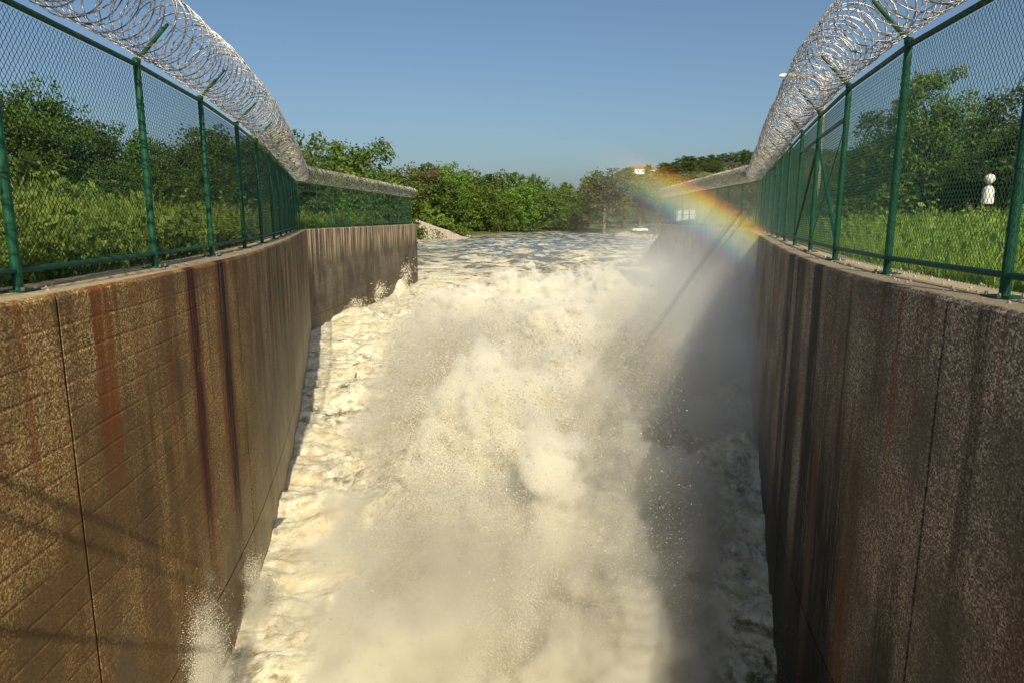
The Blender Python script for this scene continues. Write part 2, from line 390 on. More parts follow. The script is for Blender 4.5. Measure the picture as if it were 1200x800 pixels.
wallL1 = build_wall(PL1, 1, [4.77, 9.2, 14.6, 20.0, 25.3], M_wl1, 'rust-streaked board-marked concrete wall flaring out under the nearest fence, left of the water')
wallL2 = build_wall(PL2, 1, [35.5, 42, 48.7], M_wl2, 'far straight concrete wall with pale and orange drips, ending beside the gravel bank', .05)
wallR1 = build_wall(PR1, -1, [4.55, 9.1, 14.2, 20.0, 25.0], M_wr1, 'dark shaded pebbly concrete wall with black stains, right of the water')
wallR2 = build_wall(PR2, -1, [36, 42.5, 49], M_wr2, 'far straight concrete wall half lost in mist, under the rainbow', .05)

# ------------------------------------------------------------------ fences
M_green = NT('green_coated_steel'); _n = M_green.noise(M_green.obj(), 9, 4)
M_green = M_green.surf(M_green.principled(M_green.mix(M_green.ramp(_n, .35, .7), (.006, .056, .029), (.010, .088, .045)), .5, 0.0, spec=.3))
M_wire = plain('green_vinyl_wire', (.008, .05, .034), .5, 0.0, .2, 20)
M_white_clip = plain('worn_pale_rail', (.5, .52, .48), .5)
def steel():
    t = NT('galvanised_razor_tape'); n = t.noise(t.obj(), 14, 3)
    c = t.mix(t.ramp(n, .45, .62), (.36, .36, .355), (.17, .13, .10))
    return t.surf(t.principled(c, .36, .9, spec=.6))
M_steel = steel()
M_bolt = plain('grey_anchor_bolt', (.35, .34, .32), .5, .6)

BAY = 2.5; FH = 2.07
def chain_mesh():
    p = .031; nw = int(BAY / p); nz = int((FH - .05) / .034); w = .0024
    ang = [0.5, 0.5 + 2 * math.pi / 3, 0.5 + 4 * math.pi / 3]
    V = []; F = []
    for k in range(nw):
        k0 = len(V)
        for j in range(nz + 1):
            x = (k + .5) * p + (p * .5 if (j + k) % 2 else -p * .5); y = .002 if j % 2 else -.002; z = .03 + j * .034
            for a in ang: V.append((x + w * math.cos(a), y + w * math.sin(a), z))
        for j in range(nz):
            for q in range(3):
                a = k0 + j * 3 + q; b = k0 + j * 3 + (q + 1) % 3; F.append((a, b, b + 3, a + 3))
    return np_mesh('chain_link_mesh', np.array(V), np.array(F), M_wire)
CHAIN = chain_mesh()

def coil_mesh(seed):
    r = random.Random(seed); V = []; F = []
    for hand in (1, -1):
        nl = 9; pit = BAY / nl; nseg = 26; n0 = len(V)
        jit = [(r.uniform(-.022, .022), r.uniform(-.022, .022), r.uniform(.96, 1.04), r.uniform(-.045, .045)) for _ in range(nl + 2)]
        tot = nl * nseg
        for i in range(tot + 1):
            l, f = divmod(i, nseg); f /= nseg; a = 2 * math.pi * f * hand + (.6 if hand > 0 else 2.2)
            j0, j1 = jit[l], jit[l + 1]; e = [j0[q] * (1 - f) + j1[q] * f for q in range(4)]
            if i == 0 or i == tot: e = [0, 0, 1, 0]
            rad = .355 * e[2]; x = i / tot * BAY + e[3] + .05 * math.sin(a * 1.0 + hand)
            c = Vector((x, rad * math.cos(a) + e[0], rad * math.sin(a) + e[1])); rd = Vector((0, math.cos(a), math.sin(a)))
            tw = .0052
            V += [c + Vector((tw, 0, 0)) + rd * .003, c + Vector((-tw, 0, 0)) + rd * .003, c - rd * .006]
        for i in range(tot):
            a = n0 + 3 * i
            for q in range(3): F.append((a + q, a + (q + 1) % 3, a + 3 + (q + 1) % 3, a + 3 + q))
        for i in range(tot):                         # barbs: a small four-pointed plate on every stretch of tape
            for g in (.25, .75):
                c = (V[n0 + 3 * i] * (1 - g) + V[n0 + 3 * i + 3] * g); d = (V[n0 + 3 * i + 3] - V[n0 + 3 * i]).normalized()
                rd = Vector((0, c.y, c.z)).normalized(); sx = Vector((1, 0, 0)); L = .030
                m = len(V); V += [c + d * .022 + sx * L * .8 + rd * .006, c + sx * .004, c - d * .022 - sx * L * .8 + rd * .006, c - sx * .004 + d * .004]
                F.append((m, m + 1, m + 2, m + 3))
    me = np_mesh('razor_coil', np.array([tuple(v) for v in V]), np.array(F), M_steel)
    return me
COILS = [coil_mesh(s) for s in (1, 2, 3)]

def post_parts(side, base=True):
    root_m = MB().tube([(0, 0, 0.012), (0, 0, FH)], .034, 12).lathe([(.042, FH), (.042, FH + .03), (.027, FH + .05)], n=12).mesh('post', M_green, False)
    arm = MB().tube([(0, 0, FH + .02), (.26 * side, 0, FH + .30), (.34 * side, 0, FH + .385)], [.024, .020, .014], 8).mesh('barb_arm', M_green)
    plate = MB().box((0, 0, .006), (.20, .20, .012)).mesh('base_plate', M_green)
    bolt = MB().lathe([(.013, .012), (.013, .035)], n=6).mesh('anchor_bolt', M_bolt)
    band = MB().lathe([(.0365, -.012), (.0385, -.011), (.0385, .011), (.0365, .012)], n=12).mesh('tie_band', M_green)
    return root_m, arm, plate, bolt, band

def build_fence(P, side, ys, label, wire_label, brace_at=(), group='green chain-link fences on the channel walls'):
    ps = []
    for y in ys:
        s = float(P.s_of_y(y)); x, yy = P.at(s); ps.append((float(x), float(yy), s))
    root = empty('chain_link_fence', (0, 0, 0)); tag(root, label, 'fence', group)
    pm, am, plm, bm, bdm = post_parts(side)
    ctr = []
    for i, (x, y, s) in enumerate(ps):
        nx, ny = P.nrm(s, side); rz = math.atan2(ny, nx) if side > 0 else math.atan2(-ny, -nx)
        po = link('post', pm, root, (x, y, .003), rz)
        link('barb_arm', am, po); link('base_plate', plm, po)
        if 3 < y < 12:                                        # only these posts are near enough to show bolts and bands
            for bx, by in ((.075, .075), (-.075, .075), (.075, -.075), (-.075, -.075)): link('anchor_bolt', bm, po, (bx, by, 0))
            for z in (.45, .85, 1.25, 1.65): link('tie_band', bdm, po, (0, 0, z))
        ctr.append((x + float(nx) * .24, y + float(ny) * .24, FH + .36))
    def rail(name, z, r):
        return MB().tube([(p[0], p[1], z) for p in ps], r, 8).build(name, M_green, root)
    rail('top_rail', FH - .015, .026); rail('bottom_rail', .15, .024)
    for i, (a, b) in enumerate(zip(ps[:-1], ps[1:])):
        L = math.hypot(b[0] - a[0], b[1] - a[1]); rz = math.atan2(b[1] - a[1], b[0] - a[0])
        nx, ny = P.nrm(a[2], side)
        link('chain_link_panel', CHAIN, root, (a[0] - float(nx) * .045, a[1] - float(ny) * .045, .006), rz, (L / BAY, 1, 1))
    for (i, j) in brace_at:                                   # braced bays: a horizontal brace, a diagonal pipe and a thin truss rod
        a, b = ps[i], ps[j]
        MB().tube([(a[0], a[1], 1.72), (b[0], b[1], 1.72)], .022, 8).build('brace_rail', M_green, root)
        MB().tube([(a[0], a[1], 1.66), (b[0], b[1], .20)], .022, 8).build('diagonal_brace', M_green, root)
        MB().tube([(a[0], a[1], .20), (b[0], b[1], 1.66)], .006, 6).build('truss_rod', M_wire, root)
    # razor wire lies on the arms: a thing of its own
    wr = empty('razor_wire', (0, 0, 0)); tag(wr, wire_label, 'razor wire', 'razor wire coils on the fences')
    for i, (a, b) in enumerate(zip(ctr[:-1], ctr[1:])):
        L = math.hypot(b[0] - a[0], b[1] - a[1]); rz = math.atan2(b[1] - a[1], b[0] - a[0])
        link('wire_coil', COILS[i % 3], wr, a, rz, (L / BAY, 1, 1))
    for (dz, dn) in ((-.30, -.16), (-.33, .02), (-.1, .30)):
        mb = MB(); pts = []
        for i, (c, p) in enumerate(zip(ctr, ps)):
            nx, ny = P.nrm(p[2], side); pts.append((c[0] + float(nx) * dn, c[1] + float(ny) * dn, c[2] + dz))
        mb.tube(pts, .0035, 5).build('line_wire', M_steel, wr)
    return root, wr

build_fence(PL1, 1, [-2.4, .1, 2.55, 4.95, 7.33, 9.5, 12.05, 14.5, 17.2, 19.6, 22.0, 24.4, 26.5, 28.5, 30.4],
            'green chain-link fence on the flared wall with tall weeds behind it', 'razor wire coil along the fence that has tall weeds behind it', [(14, 13)])
build_fence(PL2, 1, [30.75, 33.2, 35.7, 38.2, 40.7, 43.2, 45.7, 48.2, 50.7, 53.2, 55.2],
            'far green chain-link fence on the straight wall that ends by the gravel bank', 'far razor wire coil over the wall that ends by the gravel bank', [(0, 1)])
build_fence(PR1, -1, [-2.6, -.2, 2.2, 4.56, 6.54, 8.66, 10.85, 13.17, 15.54, 17.9, 20.3, 22.7, 25.1, 27.5, 29.9],
            'green chain-link fence with diagonal braces beside the mown grass field', 'razor wire coil along the braced fence by the grass field', [(6, 5), (6, 7), (10, 9)])
build_fence(PR2, -1, [30.3, 32.8, 35.3, 37.8, 40.3, 42.8, 45.3, 47.8, 50.3, 52.8, 55.6],
            'far misty chain-link fence seen through the rainbow', 'far razor wire coil seen above the rainbow and mist')

# ------------------------------------------------------------------ water: churning channel running out into the river
def water_height(x, y):
    xl, xr = wall_face_x(np.clip(y, 0, 55.4), True), wall_face_x(np.clip(y, 0, 55.9), False)
    s = (x - xl) / (xr - xl)                              # 0 at the left wall, 1 at the right
    A = .72 * sstep(5, 13, y) * (1 - sstep(26, 60, y)) + .30 * sstep(20, 45, y) + .35
    A = np.where(y > 55, .12 + .53 * (1 - sstep(55, 190, y)), A)
    edge = np.minimum(sstep(0, .22, s), 1) * .65 + .35
    wx = x + .5 * fbm(x * .45, y * .45, 3.1, 3); wy = y + .5 * fbm(x * .45, y * .45, 9.7, 3)
    st = sstep(30, 70, y)                                  # farther out the waves run as broad low ridges across the stream
    lf = (1 - sstep(.15, .40, s)) * (1 - st); bil = 0; a = 1.0; f = .33
    for i in range(6):
        px, py = wx * f * (.85 - .50 * st - .30 * lf) + 5.3 * i, wy * f * (1.15 - .62 * st + .45 * lf) - 3.1 * i
        n = perlin(px, py, 1.7 * i)
        bil = bil + a * ((np.abs(n) * 2.0 - .55) if i > 0 else n * .9)
        a *= .55 if i < 2 else .46; f *= 2.07
    z = WATER + A * edge * bil * .60
    z += -.35 * (1 - sstep(6, 10, y))
    z += .45 * np.exp(-(((x - .9) / 2.6) ** 2 + ((y - 16.5) / 5.0) ** 2)) + .35 * np.exp(-(((x - 3.2) / 3.0) ** 2 + ((y - 27) / 6.5) ** 2))
    z += .2 * np.exp(-(((x + .2) / 1.6) ** 2 + ((y - 11.2) / 2.0) ** 2))
    z += -1.0 * np.exp(-(((x - 3.0) / 1.3) ** 2 + ((y - 8.8) / 2.6) ** 2))
    z += .45 * np.exp(-(((x + 8.2) / 1.0) ** 2 + ((y - 35) / 2.6) ** 2)) + .9 * np.exp(-(((x + 7.9) / .5) ** 2 + ((y - 48.3) / 1.2) ** 2)) + .7 * np.exp(-(((x + 3.35) / .35) ** 2 + ((y - 6.2) / .7) ** 2))
    return z
ys = np.exp(np.linspace(math.log(3.2), math.log(300), 1050)); ncol = 380
su = np.linspace(0, 1, ncol)
xl = np.where(ys < 55.3, wall_face_x(np.clip(ys, 0, 55.3), True) - .10, -8 - (ys - 55.3) * .9); xl = np.maximum(xl, -60)
xr = np.where(ys < 55.9, wall_face_x(np.clip(ys, 0, 55.8), False) + .10, 12.2 + (ys - 55.9) * .9); xr = np.minimum(xr, 62)
WX = xl[:, None] + (xr - xl)[:, None] * su[None, :]; WY = np.repeat(ys[:, None], ncol, 1)
WZ = water_height(WX, WY)
foam = 1 - sstep(30, 95, WY) * .52 - sstep(95, 200, WY) * .12
foam = foam - .42 * np.exp(-(((WX - 2.6) / 1.3) ** 2 + ((WY - 8.0) / 2.2) ** 2)); foam_small = fbm(WX * .5, WY * .28, 5.5, 5)
idx = np.arange(len(ys) * ncol).reshape(len(ys), ncol)
WF = np.stack([idx[:-1, :-1], idx[:-1, 1:], idx[1:, 1:], idx[1:, :-1]], -1).reshape(-1, 4)
def water_mat():
    t = NT('foaming_water'); o = t.obj(); y = t.xyz(o)[1]
    fo = t.attr('foam')
    st = t.scalev(o, (1.0, .6, 1.6)); a = t.noise(st, 1.1, 7, .62, dist=.6); b = t.noise(st, 4.5, 6, .65, dist=.4); cc = t.noise(o, 26, 4, .7)
    fa = t.noise(t.scalev(o, (.34, .24, .4)), 1.0, 7, .66, dist=.8); far_ = t.ramp(y, 24, 80)
    near_ = t.math('ADD', t.math('MULTIPLY', a, .55), t.math('MULTIPLY', b, .45))
    farn = t.math('ADD', t.math('MULTIPLY', fa, .8), t.math('MULTIPLY', a, .2))
    sum_ = t.math('ADD', t.math('MULTIPLY', near_, t.math('SUBTRACT', 1.0, far_)), t.math('MULTIPLY', farn, far_))
    thr = t.math('SUBTRACT', sum_, t.math('SUBTRACT', .60, t.math('MULTIPLY', fo, .20)))
    m = t.ramp(thr, -.05, .08)
    foamc = t.mix(t.ramp(b, .35, .65), (.54, .475, .33), (.80, .765, .61)); foamc = t.mix(t.ramp(a, .50, .68, 0, .8), foamc, (.50, .41, .23))
    turb = t.mix(t.ramp(a, .35, .6), (.13, .115, .055), (.27, .22, .11))
    farw = t.mix(t.ramp(b, .35, .65), (.05, .10, .15), (.11, .16, .20))
    deep = t.mix(t.ramp(y, 55, 170), turb, farw)
    c = t.mix(m, deep, foamc)
    rough = t.math('ADD', .14, t.math('MULTIPLY', m, .75))
    h = t.math('ADD', t.math('MULTIPLY', b, 1.0), t.math('MULTIPLY', cc, .5))
    return t.surf(t.principled(c, rough, normal=t.bump(h, .8, .05), spec=.5))
river = link('river', np_mesh('river', np.stack([WX, WY, WZ], -1).reshape(-1, 3), WF, water_mat(), True, {'foam': foam.ravel()}))
tag(river, 'white foaming torrent rushing between the walls and out into the blue river', kind='structure')

# droplets thrown up over the torrent: tiny beads, one object
def gn_beads(name, pts, rad, mat, sub=1):
    me = np_mesh(name, pts, np.zeros((0, 3), int), None, attrs={'rad': rad}); o = link(name, me)
    g = bpy.data.node_groups.new(name, 'GeometryNodeTree')
    g.interface.new_socket('Geometry', in_out='INPUT', socket_type='NodeSocketGeometry'); g.interface.new_socket('Geometry', in_out='OUTPUT', socket_type='NodeSocketGeometry')
    gi = g.nodes.new('NodeGroupInput'); go = g.nodes.new('NodeGroupOutput')
    ico = g.nodes.new('GeometryNodeMeshIcoSphere'); ico.inputs['Radius'].default_value = 1; ico.inputs['Subdivisions'].default_value = sub
    sm = g.nodes.new('GeometryNodeSetMaterial'); sm.inputs['Material'].default_value = mat
    at = g.nodes.new('GeometryNodeInputNamedAttribute'); at.data_type = 'FLOAT'; at.inputs['Name'].default_value = 'rad'
    iop = g.nodes.new('GeometryNodeInstanceOnPoints')
    L = g.links.new
    L(gi.outputs[0], iop.inputs['Points']); L(ico.outputs['Mesh'], sm.inputs['Geometry']); L(sm.outputs[0], iop.inputs['Instance'])
    L(at.outputs['Attribute'], iop.inputs['Scale']); L(iop.outputs[0], go.inputs[0])
    md = o.modifiers.new('beads', 'NODES'); md.node_group = g
    return o
M_drop = NT('spray_bead'); M_drop = M_drop.surf(M_drop.principled((.80, .74, .60), .45, spec=.5, normal=None))
def spray_points(n):
    y = 6.2 * np.exp(rng.random(n) * math.log(50 / 6.2)); s = rng.random(n)
    a, b = wall_face_x(y, True), wall_face_x(y, False); x = a + .1 + (b - a - .2) * s
    clump = fbm(x * .8, y * .8, 2.2, 4)
    keep = rng.random(n) < np.clip(.22 + 1.1 * clump, .03, 1) * (1 - .75 * sstep(26, 50, y)) * (.25 + .75 * sstep(.05, .3, s))
    x, y, clump, s = x[keep], y[keep], clump[keep], s[keep]
    h = rng.exponential(1, len(x)) * (.15 + .50 * np.clip(clump + .35, 0, 1)) * (.3 + .7 * sstep(.08, .35, s)) * (1 + .5 * np.exp(-((y - 14) / 7) ** 2))
    z = water_height(x, y) + h + .01
    r = (.0026 + .0040 * rng.random(len(x)) ** 4) * (y / 9) ** .8 * np.exp(-h * .2)
    return np.stack([x, y, z], 1), r
p1, r1 = spray_points(600000)
def jet(c, n, up, spread, fw, r0):
    t = rng.random(n) ** .7; a = rng.normal(0, 1, (n, 3))
    q = np.array(c) + np.stack([a[:, 0] * spread * (.3 + t), a[:, 1] * spread * (.6 + t) + fw * t, t * up * (1 + .25 * a[:, 2])], 1)
    return q, r0 * (.5 + rng.random(n))
n2 = 620000; y2 = 6.3 * np.exp(rng.random(n2) * math.log(20 / 6.3)); s2 = .12 + .7 * rng.random(n2)
x2 = wall_face_x(y2, True) * (1 - s2) + wall_face_x(y2, False) * s2; c2 = fbm(x2 * 1.1, y2 * 1.1, 8.8, 4)
k2 = rng.random(n2) < np.clip(.12 + 1.3 * c2, .02, 1) * sstep(.12, .3, s2); x2, y2 = x2[k2], y2[k2]
h2 = .2 + rng.gamma(2.2, .42, len(x2)); p2 = np.stack([x2, y2, np.minimum(water_height(x2, y2), WATER + .4) + h2], 1); r2 = (.0029 + .0056 * rng.random(len(x2)) ** 3) * (y2 / 9) ** .7
jets = [jet((-3.15, 6.1, -5.1), 26000, 1.3, .09, .3, .0026), jet((-3.5, 8.3, -5.0), 14000, .8, .09, .3, .0028), jet((-7.7, 48.3, -4.4), 900, 1.3, .22, 1.4, .022), jet((-8.3, 41.3, -4.5), 700, .8, .25, 1.2, .02), jet((-8.4, 35, -4.5), 900, .6, .3, 1.6, .016)]
pts = np.concatenate([p1, p2] + [j[0] for j in jets]); rad = np.concatenate([r1, r2] + [j[1] for j in jets])
M_mudshade = NT('muddy_shade_bead'); M_mudshade = M_mudshade.surf(M_mudshade.principled((.26, .23, .16), .3, spec=.5))  # muddy drop colour doubles as shaded specks in front of the foam
ok = pts[:, 2] < -1.2; pts, rad = pts[ok], rad[ok]
dark = fbm(pts[:, 0] * .9 + 7, pts[:, 1] * .9, pts[:, 2] * .9, 3) + rng.normal(0, .35, len(pts)) > .18
spray = gn_beads('spray', pts[~dark], rad[~dark], M_drop); tag(spray, 'countless white droplets thrown up above the churning water', kind='stuff')
spray2 = gn_beads('spray', pts[dark], rad[dark] * 1.1, M_mudshade); tag(spray2, 'countless muddy droplets, darkened as if shaded, hanging before the white foam', kind='stuff')

# ------------------------------------------------------------------ mist over the right half of the channel and the rainbow in it
def gauss(t, x, y, cx, cy, sx, sy, amp):
    a = t.math('DIVIDE', t.math('SUBTRACT', x, cx), sx); b = t.math('DIVIDE', t.math('SUBTRACT', y, cy), sy)
    return t.math('MULTIPLY', t.math('EXPONENT', t.math('MULTIPLY', t.math('ADD', t.math('MULTIPLY', a, a), t.math('MULTIPLY', b, b)), -1.0)), amp)
def baked_volume(name, lo, hi, res, density, color, step, label, aniso=0.0):
    """a volume object: the density field is sampled once into a grid that stands in the channel"""
    g = bpy.data.node_groups.new(name, 'GeometryNodeTree')
    g.interface.new_socket('Geometry', in_out='INPUT', socket_type='NodeSocketGeometry'); g.interface.new_socket('Geometry', in_out='OUTPUT', socket_type='NodeSocketGeometry')
    t = NT(name, g); go = t.n('NodeGroupOutput'); t.n('NodeGroupInput')
    p = t.n('GeometryNodeInputPosition').outputs[0]
    vc = t.n('GeometryNodeVolumeCube'); vc.inputs['Min'].default_value = lo; vc.inputs['Max'].default_value = hi
    for k, ax in enumerate('XYZ'): vc.inputs['Resolution ' + ax].default_value = max(4, int((hi[k] - lo[k]) / res))
    t.set(vc.inputs['Density'], t.math('MULTIPLY', density(t, p), 1.0))
    m = NT(name); v = m.n('ShaderNodeVolumePrincipled'); v.inputs['Color'].default_value = (*color, 1); v.inputs['Density'].default_value = 1.0; v.inputs['Anisotropy'].default_value = aniso
    m.vol(v.outputs[0])
    sm = t.n('GeometryNodeSetMaterial'); sm.inputs['Material'].default_value = m.m
    g.links.new(vc.outputs[0], sm.inputs[0]); g.links.new(sm.outputs[0], go.inputs[0])
    vd = bpy.data.volumes.new(name); vd.materials.append(m.m); o = bpy.data.objects.new(name, vd); COL.objects.link(o)
    vd.render.step_size = step; vd.render.precision = 'HALF' if hasattr(vd.render, 'precision') else None
    o.modifiers.new('field', 'NODES').node_group = g
    return tag(o, label, kind='stuff')

def mist_field(t, p):
    X = t.xyz(p); x, y, z = X[0], X[1], X[2]
    n = t.noise(t.vmath('ADD', p, (3, 1, 7)), .30, 4, .6, dist=.3)
    axis = t.math('ADD', .7, t.math('MULTIPLY', y, .135))           # the left edge of the mist drifts right with the channel
    rgt = t.ramp(t.math('ADD', t.math('SUBTRACT', x, axis), t.math('MULTIPLY', t.math('SUBTRACT', n, .5), 6.0)), -3.2, 5.2)
    wallside = t.ramp(t.math('SUBTRACT', x, t.math('ADD', 1.4, t.math('MULTIPLY', y, .31))), -.3, 1.0, 1, 0)
    zz = t.math('ADD', z, t.math('MULTIPLY', n, -3.0))
    hgt = t.math('ADD', t.math('MULTIPLY', t.ramp(zz, -5.6, -1.2, 1, 0), .85), t.math('MULTIPLY', t.ramp(zz, -4.0, 1.0, 1, 0), .15))
    near = t.math('MULTIPLY', t.ramp(y, 9, 16), t.ramp(y, 28, 52, 1, 0))
    d = t.math('MULTIPLY', t.math('MULTIPLY', rgt, hgt), t.math('MULTIPLY', near, wallside))
    d = t.math('MULTIPLY', d, t.ramp(n, .36, .62, .12, 1.0))
    return t.math('MULTIPLY', d, .34)
CRESTS = [(a, b, c, d, e * 1.25) for a, b, c, d, e in [(.6, 36, 3.4, 3.0, 1.5), (4.6, 33, 2.6, 3.5, 1.5), (1.9, 24.5, 1.9, 2.2, 1.7), (4.9, 21.5, 1.5, 2.2, 1.5), (-1.0, 22, 1.2, 1.6, .9), (-.4, 13.4, 1.5, 1.5, 1.75), (1.5, 15.5, 1.2, 1.7, 1.5), (-1.5, 16.8, .9, 1.4, .9),
          (-2.2, 9.9, .8, 1.0, .8), (.2, 9.3, 1.5, 1.2, 1.0), (-1.0, 7.4, 1.3, .9, .9), (1.2, 7.2, .8, 1.0, .8), (2.6, 12.3, .8, 1.5, .9), (3.2, 8.6, .5, .6, .5)]]
def cloud_field(t, p):
    X = t.xyz(p); x, y, z = X[0], X[1], X[2]
    n = t.noise(t.vmath('ADD', p, (1.3, 4.1, 2.2)), .42, 2, .5, dist=.4); n2 = t.noise(t.vmath('ADD', p, (7.3, 1.1, 5.2)), 1.25, 6, .62, dist=.5)
    top = None
    for c in CRESTS:
        g = gauss(t, x, y, *c); top = g if top is None else t.math('ADD', top, g)
    mask = t.math('MULTIPLY', t.ramp(t.math('ADD', x, t.math('MULTIPLY', y, .11)), -2.5, -.6), t.ramp(y, 34, 46, 1, 0))
    mask = t.math('MULTIPLY', mask, t.ramp(t.math('SUBTRACT', x, t.math('MULTIPLY', y, .30)), -.9, .5, 1, 0))
    n3 = t.noise(t.vmath('ADD', p, (2.3, 9.1, 3.2)), 3.6, 4, .6, dist=.6)
    top = t.math('ADD', t.math('ADD', top, WATER - .08), t.math('MULTIPLY', t.math('SUBTRACT', n3, .5), 1.5))
    top = t.math('ADD', top, t.math('ADD', t.math('MULTIPLY', t.math('SUBTRACT', n, .48), 3.8), t.math('MULTIPLY', t.math('SUBTRACT', n2, .5), 4.2)))
    d = t.math('MULTIPLY', t.ramp(t.math('SUBTRACT', top, z), 0, .34), mask)
    for (px, py, sx, sy, hh) in ((-3.0, 6.15, .22, .55, 1.9), (-3.35, 8.3, .2, .6, 1.2), (-7.6, 48.3, .3, .9, 1.9)):   # splashes up the left wall
        g = gauss(t, x, y, px, py, sx, sy, 1.0); tp = t.math('ADD', t.math('MULTIPLY', g, hh), t.math('ADD', WATER - .75, t.math('MULTIPLY', t.math('SUBTRACT', n3, .5), 4.2)))
        d = t.math('MAXIMUM', d, t.math('MULTIPLY', t.ramp(t.math('SUBTRACT', tp, z), 0, .3), t.ramp(g, .1, .6, 0, .30)))
    return t.math('MULTIPLY', d, 7.0)
def shade_veil_field(t, p):
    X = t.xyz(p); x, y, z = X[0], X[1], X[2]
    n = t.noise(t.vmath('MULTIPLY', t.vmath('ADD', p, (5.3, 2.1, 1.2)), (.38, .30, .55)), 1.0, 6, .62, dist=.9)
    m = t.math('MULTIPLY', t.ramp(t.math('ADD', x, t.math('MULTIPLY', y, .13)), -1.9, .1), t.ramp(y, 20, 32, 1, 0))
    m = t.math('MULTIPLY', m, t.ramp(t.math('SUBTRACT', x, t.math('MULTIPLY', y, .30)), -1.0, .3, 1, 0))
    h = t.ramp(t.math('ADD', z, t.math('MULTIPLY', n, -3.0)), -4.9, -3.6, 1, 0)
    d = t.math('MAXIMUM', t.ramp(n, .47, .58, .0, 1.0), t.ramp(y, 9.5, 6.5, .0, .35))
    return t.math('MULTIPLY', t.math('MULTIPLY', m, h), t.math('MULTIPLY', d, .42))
veil = baked_volume('grey_shade_veil', (-4.5, 5.2, -5.4), (9, 32, -1.2), .14, shade_veil_field, (.80, .77, .68), .28, 'greyish spray with shade put into its colour, hanging in torn patches over the white foam')  # grey spray colour stands in for shade between the lit crests
mist = baked_volume('mist', (-2, 7, -5.6), (13.5, 62, 2.4), .28, mist_field, (.98, .98, .96), .9, 'pale mist drifting along the far right wall above the torrent')
cloud = baked_volume('spray_cloud', (-4.5, 5.5, -5.4), (11.5, 46, -1.5), .07, cloud_field, (.992, .98, .915), .12, 'dense billowing white spray thrown up in the middle of the channel')

def px_dir(u, v):
    th = math.atan(145 / 800); a, b = (u - 600) / 800, (400 - v) / 800
    return Vector((a, b * math.sin(th) + math.cos(th), b * math.cos(th) - math.sin(th))).normalized()
BOW_AXIS = Vector((-0.1440, 0.8164, -0.5592)).normalized()     # the point opposite the sun, as the bow has it
BOW_D, BOW_ANG = 22.0, R(41.6)
def rainbow():
    t = NT('rainbow_mist'); o = t.obj(); X = t.xyz(o)
    r = t.math('SQRT', t.math('ADD', t.math('MULTIPLY', X[0], X[0]), t.math('MULTIPLY', X[1], X[1])))
    R0 = BOW_D * math.sin(BOW_ANG)
    k = t.math('DIVIDE', t.math('SUBTRACT', r, R0), .52)
    cr = t.n('ShaderNodeValToRGB'); t.set(cr.inputs[0], t.ramp(k, -1.0, 1.0)); 
    cr.inputs[0].default_value = 0
    e = cr.color_ramp; cols = [(0.0, (0, 0, 0)), (.15, (.06, .04, .26)), (.27, (.02, .16, .66)), (.40, (.02, .52, .34)), (.52, (.34, .74, .05)), (.64, (1.0, .74, .03)), (.77, (1.0, .33, .01)), (.89, (.62, .06, .01)), (1.0, (0, 0, 0))]
    for i, (p, c) in enumerate(cols):
        el = e.elements[i] if i < 2 else e.elements.new(p)
        el.position = p; el.color = (*c, 1)
    lin = t.n('ShaderNodeMapRange'); t.set(lin.inputs[0], k); lin.inputs[1].default_value = -1; lin.inputs[2].default_value = 1
    t.set(cr.inputs[0], lin.outputs[0])
    ang = t.math('ARCTAN2', X[1], X[0])
    fade = t.math('MULTIPLY', t.math('POWER', t.ramp(ang, BOW_A0, BOW_A0 + .50, .0, 1), 2.2), t.ramp(ang, BOW_A1 - .10, BOW_A1, 1, 0))
    n = t.noise(o, .5, 3); ax = t.ramp(t.math('ABSOLUTE', X[2]), .35, .85, 1, 0)
    v = t.n('ShaderNodeVolumeScatter'); t.set(v.inputs['Color'], cr.outputs[0]); v.inputs['Anisotropy'].default_value = -.72
    t.set(v.inputs['Density'], t.math('MULTIPLY', t.math('MULTIPLY', fade, ax), t.math('MULTIPLY', t.ramp(n, .2, .6, .8, 1), 2.4)))
    m = t.vol(v.outputs[0]); m.cycles.volume_step_rate = .5
    V = []; F = []; N = 40
    for i in range(N + 1):
        a = BOW_A0 + (BOW_A1 - BOW_A0) * i / N
        for dr, dz in ((-1.05, -.9), (1.05, -.9), (1.05, .9), (-1.05, .9)):
            V.append(((R0 + dr) * math.cos(a), (R0 + dr) * math.sin(a), dz))
    for i in range(N):
        for j in range(4): F.append((i * 4 + j, i * 4 + (j + 1) % 4, i * 4 + 4 + (j + 1) % 4, i * 4 + 4 + j))
    F += [(3, 2, 1, 0), (N * 4, N * 4 + 1, N * 4 + 2, N * 4 + 3)]
    mb = MB(); mb.add(V, F); o = mb.build('rainbow', m)
    o.location = Vector((0, 0, CAM_Z)) + BOW_AXIS * BOW_D * math.cos(BOW_ANG)
    z = BOW_AXIS; x = Vector((1, 0, 0)); x = (x - z * x.dot(z)).normalized(); y = z.cross(x)
    o.rotation_euler = Matrix((x, y, z)).transposed().to_euler()
    tag(o, 'bright rainbow slanting through the mist before the far right fence', kind='stuff')
BOW_A0, BOW_A1 = -1.34, -.66
rainbow()

